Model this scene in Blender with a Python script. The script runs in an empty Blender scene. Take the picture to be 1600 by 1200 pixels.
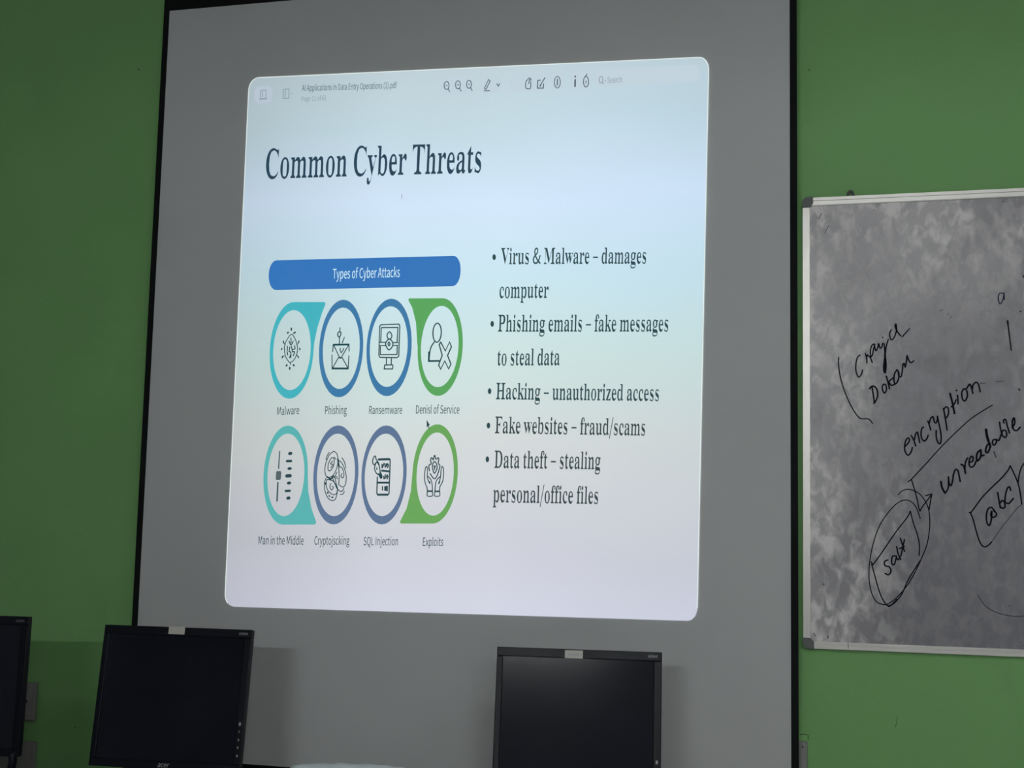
import bpy, bmesh, math, random, json
from mathutils import Vector, Matrix
random.seed(7)
sc = bpy.context.scene
C = sc.collection

# ------------------------------------------------------------------ camera
CAM = Vector((0.0, -3.8, 1.65))
F = 2000.0                                  # focal length in pixels of a 1600 px wide frame
yaw, pitch, roll = math.radians(-14.41), math.radians(6.22), math.radians(1.23)
fw = Vector((math.sin(yaw) * math.cos(pitch), math.cos(yaw) * math.cos(pitch), math.sin(pitch)))
r0 = Vector((math.cos(yaw), -math.sin(yaw), 0)); u0 = r0.cross(fw)
rt = r0 * math.cos(roll) + u0 * math.sin(roll)
up = -r0 * math.sin(roll) + u0 * math.cos(roll)
cd = bpy.data.cameras.new('camera'); cam = bpy.data.objects.new('camera', cd); C.objects.link(cam)
cd.sensor_width = 36; cd.lens = 36 * F / 1600; cd.clip_start = 0.05
cam.matrix_world = Matrix(((rt.x, up.x, -fw.x, CAM.x), (rt.y, up.y, -fw.y, CAM.y), (rt.z, up.z, -fw.z, CAM.z), (0, 0, 0, 1)))
sc.camera = cam

def at(px, py, y=0.0):
    """point of the plane at depth y that is seen at pixel (px, py)"""
    d = ((px - 800) / F) * rt - ((py - 600) / F) * up + fw
    return CAM + d * ((y - CAM.y) / d.y)

# ------------------------------------------------------------------ world, exposure
w = bpy.data.worlds.new('world'); sc.world = w; w.use_nodes = True
w.node_tree.nodes['Background'].inputs[0].default_value = (0.5, 0.55, 0.6, 1)
w.node_tree.nodes['Background'].inputs[1].default_value = 0.1
sc.view_settings.view_transform = 'Standard'; sc.view_settings.look = 'None'
sc.view_settings.gamma = 1; sc.view_settings.use_curve_mapping = False
sc.view_settings.exposure = 0.0
# tube lamps: x, y, z, emission, where
TUBES = [(0.15, -3.3, 3.1, 72.0, 'hanging over the room, in the middle'), (2.0, -3.3, 3.1, 46.0, 'hanging over the room, on the right'),
         (-0.9, -6.3, 2.65, 260.0, 'on the back wall, on the left'), (1.6, -6.3, 2.65, 190.0, 'on the back wall, on the right')]

# ------------------------------------------------------------------ materials
def srgb(r, g, b):
    f = lambda c: ((c / 255) / 12.92) if c / 255 <= 0.04045 else (((c / 255) + 0.055) / 1.055) ** 2.4
    return (f(r), f(g), f(b), 1)
def mat(name, col, rough=0.6, metal=0.0, spec=0.5, noise=0.0, nscale=20, bump=0.0, bscale=60, emit=None, estr=0.0):
    m = bpy.data.materials.new(name); m.use_nodes = True; nt = m.node_tree; b = nt.nodes['Principled BSDF']
    b.inputs['Base Color'].default_value = col; b.inputs['Roughness'].default_value = rough
    b.inputs['Metallic'].default_value = metal; b.inputs['Specular IOR Level'].default_value = spec
    if emit: b.inputs['Emission Color'].default_value = emit; b.inputs['Emission Strength'].default_value = estr
    tc = nt.nodes.new('ShaderNodeTexCoord')
    if noise:
        n = nt.nodes.new('ShaderNodeTexNoise'); n.inputs['Scale'].default_value = nscale; n.inputs['Detail'].default_value = 4
        nt.links.new(tc.outputs['Object'], n.inputs['Vector'])
        mx = nt.nodes.new('ShaderNodeMix'); mx.data_type = 'RGBA'
        mx.inputs[6].default_value = tuple(c * (1 - noise) for c in col[:3]) + (1,)
        mx.inputs[7].default_value = tuple(min(1, c * (1 + noise)) for c in col[:3]) + (1,)
        nt.links.new(n.outputs['Fac'], mx.inputs[0]); nt.links.new(mx.outputs[2], b.inputs['Base Color'])
    if bump:
        n = nt.nodes.new('ShaderNodeTexNoise'); n.inputs['Scale'].default_value = bscale; n.inputs['Detail'].default_value = 5
        nt.links.new(tc.outputs['Object'], n.inputs['Vector'])
        bp = nt.nodes.new('ShaderNodeBump'); bp.inputs['Strength'].default_value = bump; bp.inputs['Distance'].default_value = 0.004
        nt.links.new(n.outputs['Fac'], bp.inputs['Height']); nt.links.new(bp.outputs['Normal'], b.inputs['Normal'])
    return m

M = {}
M['wall'] = mat('green_paint', (0.205, 0.445, 0.16, 1), 0.6, spec=0.25, noise=0.07, nscale=3, bump=0.25, bscale=45)
M['wall_pale'] = mat('cream_paint', (0.30, 0.30, 0.30, 1), 0.8, noise=0.04)
M['ceiling'] = mat('white_ceiling', (0.22, 0.22, 0.22, 1), 0.9, noise=0.03)
M['floor'] = mat('grey_floor', (0.36, 0.36, 0.37, 1), 0.5, noise=0.15, nscale=6)
M['fabric'] = mat('matte_white_fabric', (0.555, 0.575, 0.577, 1), 0.95, spec=0.1, noise=0.03, nscale=3.5)
M['black_cloth'] = mat('black_border', (0.006, 0.006, 0.007, 1), 0.8, spec=0.2, noise=0.1)
M['black_plastic'] = mat('black_plastic', (0.0035, 0.0045, 0.009, 1), 0.38, spec=0.2, noise=0.1, bump=0.05, bscale=300)
M['lcd'] = mat('dark_panel', (0.009, 0.011, 0.018, 1), 0.07, spec=0.35, noise=0.1, nscale=3)
M['alu'] = mat('brushed_aluminium', (0.62, 0.61, 0.58, 1), 0.38, metal=0.55, noise=0.08, nscale=9)
M['alu_dark'] = mat('aluminium_groove', (0.28, 0.27, 0.26, 1), 0.5, metal=0.4, noise=0.1)
M['cap'] = mat('grey_plastic_cap', (0.09, 0.105, 0.10, 1), 0.5, noise=0.1)
M['ink'] = mat('black_marker_ink', (0.008, 0.008, 0.016, 1), 0.9, spec=0.1, noise=0.1)
M['ink_faint'] = mat('faded_marker_ink', (0.07, 0.07, 0.085, 1), 0.9, spec=0.1, noise=0.1)
M['ink_blue'] = mat('blue_black_marker_ink', (0.010, 0.014, 0.05, 1), 0.9, spec=0.1, noise=0.1)
M['sticker'] = mat('pale_sticker', (0.62, 0.60, 0.55, 1), 0.5, noise=0.05)
M['mark'] = mat('light_grey_print', (0.42, 0.44, 0.46, 1), 0.5, noise=0.02)
M['mark_dim'] = mat('dim_grey_print', (0.16, 0.17, 0.17, 1), 0.5, noise=0.02)
M['switch'] = mat('aged_grey_plastic', (0.25, 0.25, 0.24, 1), 0.5, noise=0.12, nscale=14)
M['hole'] = mat('dark_hole', (0.01, 0.01, 0.01, 1), 0.7, noise=0.1)
M['desk'] = mat('brown_laminate', (0.22, 0.15, 0.10, 1), 0.45, noise=0.2, nscale=8)
M['desk_edge'] = mat('dark_edge_band', (0.05, 0.035, 0.03, 1), 0.5, noise=0.1)
M['bag'] = mat('white_plastic_film', (0.80, 0.86, 0.88, 1), 0.35, noise=0.03)
M['tube'] = mat('lit_tube', (0.9, 0.9, 0.9, 1), 0.5, emit=(0.97, 1.0, 0.99, 1), estr=1)
M['lamp_body'] = mat('white_lamp_body', (0.8, 0.8, 0.8, 1), 0.5, noise=0.02)

# whiteboard: glossy enamel with wiped marker smears and glare painted into its colour
def board_mat():
    m = bpy.data.materials.new('smeared_whiteboard'); m.use_nodes = True; nt = m.node_tree; L = nt.links
    b = nt.nodes['Principled BSDF']
    tc = nt.nodes.new('ShaderNodeTexCoord'); mp = nt.nodes.new('ShaderNodeMapping')
    mp.inputs['Rotation'].default_value = (0, 0.9, 0); mp.inputs['Scale'].default_value = (1.0, 1.0, 0.62)
    L.new(tc.outputs['Object'], mp.inputs['Vector'])
    def noise(scale, detail, dist, vec=mp):
        n = nt.nodes.new('ShaderNodeTexNoise'); n.inputs['Scale'].default_value = scale
        n.inputs['Detail'].default_value = detail; n.inputs['Distortion'].default_value = dist
        L.new(vec.outputs[0] if vec is mp else tc.outputs['Object'], n.inputs['Vector']); return n
    fine = noise(36, 4.5, 0.5); big = noise(7.0, 4, 0.3)
    def mr(src, a, b, c=0.0, d=1.0):
        n = nt.nodes.new('ShaderNodeMapRange'); n.inputs[1].default_value = a; n.inputs[2].default_value = b
        n.inputs[3].default_value = c; n.inputs[4].default_value = d; L.new(src, n.inputs[0]); return n.outputs[0]
    def mth(op, a, b):
        n = nt.nodes.new('ShaderNodeMath'); n.operation = op
        for k, v in enumerate((a, b)):
            if isinstance(v, (int, float)): n.inputs[k].default_value = v
            else: L.new(v, n.inputs[k])
        return n.outputs[0]
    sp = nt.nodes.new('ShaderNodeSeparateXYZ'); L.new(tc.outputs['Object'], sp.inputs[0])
    # lamp glare painted into the colour along left and upper rails, broken by smears
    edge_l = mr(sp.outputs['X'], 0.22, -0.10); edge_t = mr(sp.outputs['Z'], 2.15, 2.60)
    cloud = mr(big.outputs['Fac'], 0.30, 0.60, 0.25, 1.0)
    glare_smear = mth('MULTIPLY', mth('MAXIMUM', edge_l, edge_t), cloud)
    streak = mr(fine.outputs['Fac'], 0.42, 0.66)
    glare_smear = mth('ADD', mth('MULTIPLY', glare_smear, 0.42), mth('MULTIPLY', mth('MULTIPLY', streak, mth('ADD', glare_smear, 0.12)), 0.9))
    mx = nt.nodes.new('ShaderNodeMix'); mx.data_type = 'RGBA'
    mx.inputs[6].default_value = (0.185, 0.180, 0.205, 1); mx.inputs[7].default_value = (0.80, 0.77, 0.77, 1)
    L.new(glare_smear, mx.inputs[0]); L.new(mx.outputs[2], b.inputs['Base Color'])
    L.new(mr(streak, 0, 1, 0.32, 0.5), b.inputs['Roughness'])
    b.inputs['Specular IOR Level'].default_value = 0.6
    bn = noise(26, 4, 0.4); bp = nt.nodes.new('ShaderNodeBump'); bp.inputs['Strength'].default_value = 0.25; bp.inputs['Distance'].default_value = 0.004
    L.new(bn.outputs['Fac'], bp.inputs['Height']); L.new(bp.outputs['Normal'], b.inputs['Normal'])
    return m
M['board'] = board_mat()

# picture thrown by the projector: light colours the projector sends to the cloth
AMB = 0.035
def proj_mat(name, col, k=1.0):
    m = mat(name, (0.10, 0.10, 0.10, 1), 0.95, spec=0.1); b = m.node_tree.nodes['Principled BSDF']
    c = srgb(*col); b.inputs['Emission Color'].default_value = tuple(max(0, v - AMB) for v in c[:3]) + (1,); b.inputs['Emission Strength'].default_value = k
    return m
def slide_mat(name):
    m = mat(name, (0.10, 0.10, 0.10, 1), 0.95, spec=0.1); nt = m.node_tree; b = nt.nodes['Principled BSDF']; L = nt.links
    tc = nt.nodes.new('ShaderNodeTexCoord'); sp = nt.nodes.new('ShaderNodeSeparateXYZ'); L.new(tc.outputs['Object'], sp.inputs[0])
    n = nt.nodes.new('ShaderNodeTexNoise'); n.inputs['Scale'].default_value = 1.3; n.inputs['Detail'].default_value = 2
    L.new(tc.outputs['Object'], n.inputs['Vector'])
    mr = nt.nodes.new('ShaderNodeMapRange'); mr.inputs[1].default_value = 1.36; mr.inputs[2].default_value = 3.11
    L.new(sp.outputs['Z'], mr.inputs[0])
    ad = nt.nodes.new('ShaderNodeMath'); ad.operation = 'MULTIPLY_ADD'; ad.inputs[1].default_value = 0.16
    L.new(n.outputs['Fac'], ad.inputs[0])
    sb = nt.nodes.new('ShaderNodeMath'); sb.operation = 'SUBTRACT'; sb.inputs[1].default_value = 0.08
    L.new(mr.outputs[0], sb.inputs[0]); L.new(sb.outputs[0], ad.inputs[2])
    cr = nt.nodes.new('ShaderNodeValToRGB'); e = cr.color_ramp.elements
    stops = [(0.0, (212, 214, 230)), (0.12, (207, 209, 219)), (0.30, (213, 219, 219)), (0.44, (206, 229, 226)), (0.60, (203, 232, 242)), (0.74, (212, 233, 254)), (0.88, (196, 220, 230)), (1.0, (193, 210, 218))]
    e[0].position = 0; e[0].color = srgb(*stops[0][1]); e[1].position = 1; e[1].color = srgb(*stops[-1][1])
    for p_, c in stops[1:-1]:
        q = e.new(p_); q.color = srgb(*c)
    L.new(ad.outputs[0], cr.inputs[0])
    # the projector throws a little less light to the left edge of its picture
    vx = nt.nodes.new('ShaderNodeValToRGB'); mx_ = nt.nodes.new('ShaderNodeMapRange'); mx_.inputs[1].default_value = -1.9; mx_.inputs[2].default_value = -0.4
    L.new(sp.outputs['X'], mx_.inputs[0]); L.new(mx_.outputs[0], vx.inputs[0]); ve = vx.color_ramp.elements
    ve[0].position = 0; ve[0].color = (0.72, 0.72, 0.72, 1); ve[1].position = 1; ve[1].color = (0.86, 0.88, 0.90, 1)
    q = ve.new(0.35); q.color = (0.94, 0.94, 0.94, 1); q = ve.new(0.6); q.color = (0.96, 0.96, 0.96, 1)
    mu = nt.nodes.new('ShaderNodeMix'); mu.data_type = 'RGBA'; mu.blend_type = 'MULTIPLY'; mu.inputs[0].default_value = 1
    L.new(cr.outputs[0], mu.inputs[6]); L.new(vx.outputs[0], mu.inputs[7])
    L.new(mu.outputs[2], b.inputs['Emission Color']); b.inputs['Emission Strength'].default_value = 1.0
    return m
M['slide'] = slide_mat('projected_picture')
M['slide_rim'] = proj_mat('projected_bright_rim', (228, 238, 236))
M['pill'] = proj_mat('projected_button_patch', (196, 212, 222))
M['pill_left'] = proj_mat('projected_lavender_patch', (186, 198, 212))
def dark(name, col): return proj_mat(name, col)
M['s_title'] = dark('projected_dark_blue_lettering', (46, 76, 94))
M['s_text'] = dark('projected_dark_lettering', (52, 78, 84))
M['s_text3'] = dark('projected_dark_grey_lettering', (64, 78, 78))
M['s_text2'] = dark('projected_slate_lettering', (88, 105, 116))
M['s_faint'] = proj_mat('projected_grey_lettering', (140, 154, 166))
M['s_blue'] = proj_mat('projected_blue_banner', (62, 120, 188))
M['s_ring'] = proj_mat('projected_blue_ring', (70, 125, 170))
M['s_ring2'] = proj_mat('projected_slate_ring', (98, 120, 152))
M['s_teal'] = proj_mat('projected_teal_ring', (74, 180, 192))
M['s_teal2'] = proj_mat('projected_sea_green_ring', (94, 180, 178))
M['s_green'] = proj_mat('projected_green_ring', (94, 167, 98))
M['s_green2'] = proj_mat('projected_leaf_green_ring', (110, 168, 96))
M['s_white'] = proj_mat('projected_white_lettering', (205, 235, 245))
M['s_knob'] = proj_mat('projected_grey_knob', (90, 105, 108))

# ------------------------------------------------------------------ helpers
def link(name, me, m, parent=None):
    o = bpy.data.objects.new(name, me); C.objects.link(o)
    if m is not None and not me.materials: me.materials.append(m)
    if parent: o.parent = parent
    return o
def obj(name, bm, m, parent=None, smooth=False):
    me = bpy.data.meshes.new(name); bmesh.ops.recalc_face_normals(bm, faces=bm.faces); bm.to_mesh(me); bm.free()
    if smooth:
        for p in me.polygons: p.use_smooth = True
    return link(name, me, m, parent)
def tag(o, label=None, cat=None, group=None, kind=None):
    if label: o['label'] = label
    if cat: o['category'] = cat
    if group: o['group'] = group
    if kind: o['kind'] = kind
    return o
def thing(name, label, cat, loc=(0, 0, 0), rz=0, group=None):
    o = bpy.data.objects.new(name, None); C.objects.link(o); o.location = loc; o.rotation_euler = (0, 0, rz)
    o.empty_display_size = 0.05
    return tag(o, label, cat, group)
def add_box(bm, a, b, bev=0.0, T=None):
    r = bmesh.ops.create_cube(bm, size=1); vs = r['verts']
    for v in vs:
        v.co = Vector([a[i] + (v.co[i] + 0.5) * (b[i] - a[i]) for i in range(3)])
    if bev:
        es = list({e for v in vs for e in v.link_edges})
        rr = bmesh.ops.bevel(bm, geom=es, offset=bev, segments=3, affect='EDGES', profile=0.5)
        vs = list({v for f in rr['faces'] for v in f.verts} | {v for v in vs if v.is_valid})
    if T:
        for v in vs: v.co = T @ v.co
    return vs
def box(a, b, bev=0.0):
    bm = bmesh.new(); add_box(bm, a, b, bev); return bm
def prism(bm, pts, off):
    """closed outline pts (Vectors) swept by vector off"""
    v0 = [bm.verts.new(p) for p in pts]; v1 = [bm.verts.new(Vector(p) + off) for p in pts]; n = len(pts)
    bm.faces.new(v0); bm.faces.new(v1[::-1])
    for i in range(n): bm.faces.new((v0[i], v1[i], v1[(i + 1) % n], v0[(i + 1) % n]))
def smooth_pts(P, k=5):
    if len(P) < 3: return [Vector(p) for p in P]
    P = [Vector(p) for p in P]; out = []
    closed = (P[0] - P[-1]).length < 1e-6
    for i in range(len(P) - 1):
        p0 = P[i - 1] if i > 0 else (P[-2] if closed else P[0] * 2 - P[1]); p1 = P[i]; p2 = P[i + 1]
        p3 = P[i + 2] if i + 2 < len(P) else (P[1] if closed else P[-1] * 2 - P[-2])
        for j in range(k):
            t = j / k
            out.append(0.5 * ((2 * p1) + (p2 - p0) * t + (2 * p0 - 5 * p1 + 4 * p2 - p3) * t * t + (3 * p1 - p0 - 3 * p2 + p3) * t ** 3))
    out.append(P[-1]); return out
def ribbon(bm, P, wd, y, wend=None):
    """flat ink stroke of width wd along plane points P=(x,z) at depth y with round ends"""
    P = [Vector((p[0], p[1])) for p in P]; Q = [P[0]]
    for p in P[1:]:
        if (p - Q[-1]).length > 1e-5: Q.append(p)
    if len(Q) < 2: return
    n = len(Q); Lf = []; Rt = []
    for i in range(n):
        d1 = (Q[i] - Q[i - 1]).normalized() if i else (Q[1] - Q[0]).normalized()
        d2 = (Q[i + 1] - Q[i]).normalized() if i < n - 1 else d1
        t = d1 + d2
        if t.length < 0.5: t = d2
        t.normalize(); nn = Vector((-t.y, t.x)); hw = wd / 2
        c = max(0.6, abs(nn.dot(Vector((-d2.y, d2.x))))); hw /= c
        Lf.append(bm.verts.new((Q[i].x + nn.x * hw, y, Q[i].y + nn.y * hw)))
        Rt.append(bm.verts.new((Q[i].x - nn.x * hw, y, Q[i].y - nn.y * hw)))
    for i in range(n - 1): bm.faces.new((Lf[i], Lf[i + 1], Rt[i + 1], Rt[i]))
    for e, s, a, b in ((Q[0], -1, Lf[0], Rt[0]), (Q[-1], 1, Lf[-1], Rt[-1])):
        d = ((Q[1] - Q[0]) if s < 0 else (Q[-1] - Q[-2])).normalized()
        tip = e + d * s * wd * 0.4; tv = bm.verts.new((tip.x, y, tip.y)); bm.faces.new((a, b, tv))
def flat(bm, pts, y):
    bm.faces.new([bm.verts.new((p[0], y, p[1])) for p in pts])
def fill_curve(name, polys, y, m, parent):
    """filled flat shape with holes: polys = lists of (x, z)"""
    cu = bpy.data.curves.new(name, 'CURVE'); cu.dimensions = '2D'; cu.fill_mode = 'BOTH'
    for pl in polys:
        s = cu.splines.new('POLY'); s.points.add(len(pl) - 1); s.use_cyclic_u = True
        for i, p in enumerate(pl): s.points[i].co = (p[0], p[1], 0, 1)
    o = bpy.data.objects.new(name, cu); C.objects.link(o)
    dg = bpy.context.evaluated_depsgraph_get(); me = bpy.data.meshes.new_from_object(o.evaluated_get(dg))
    bpy.data.objects.remove(o); bpy.data.curves.remove(cu)
    for v in me.vertices: v.co = (v.co.x, y, v.co.y)
    me.name = name
    o = link(name, me, None, parent); me.materials.clear(); me.materials.append(m); return o
def tube(bm, P, rad, seg=10):
    P = smooth_pts(P, 6); rings = []
    for i, p in enumerate(P):
        d = (P[min(i + 1, len(P) - 1)] - P[max(i - 1, 0)]).normalized()
        a = d.cross(Vector((0, 1, 0.13))).normalized(); b = d.cross(a)
        rings.append([bm.verts.new(p + rad * (math.cos(t) * a + math.sin(t) * b)) for t in [k * 2 * math.pi / seg for k in range(seg)]])
    for A, B in zip(rings, rings[1:]):
        for k in range(seg): bm.faces.new((A[k], A[(k + 1) % seg], B[(k + 1) % seg], B[k]))
    bm.faces.new(rings[0]); bm.faces.new(rings[-1][::-1])

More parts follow.
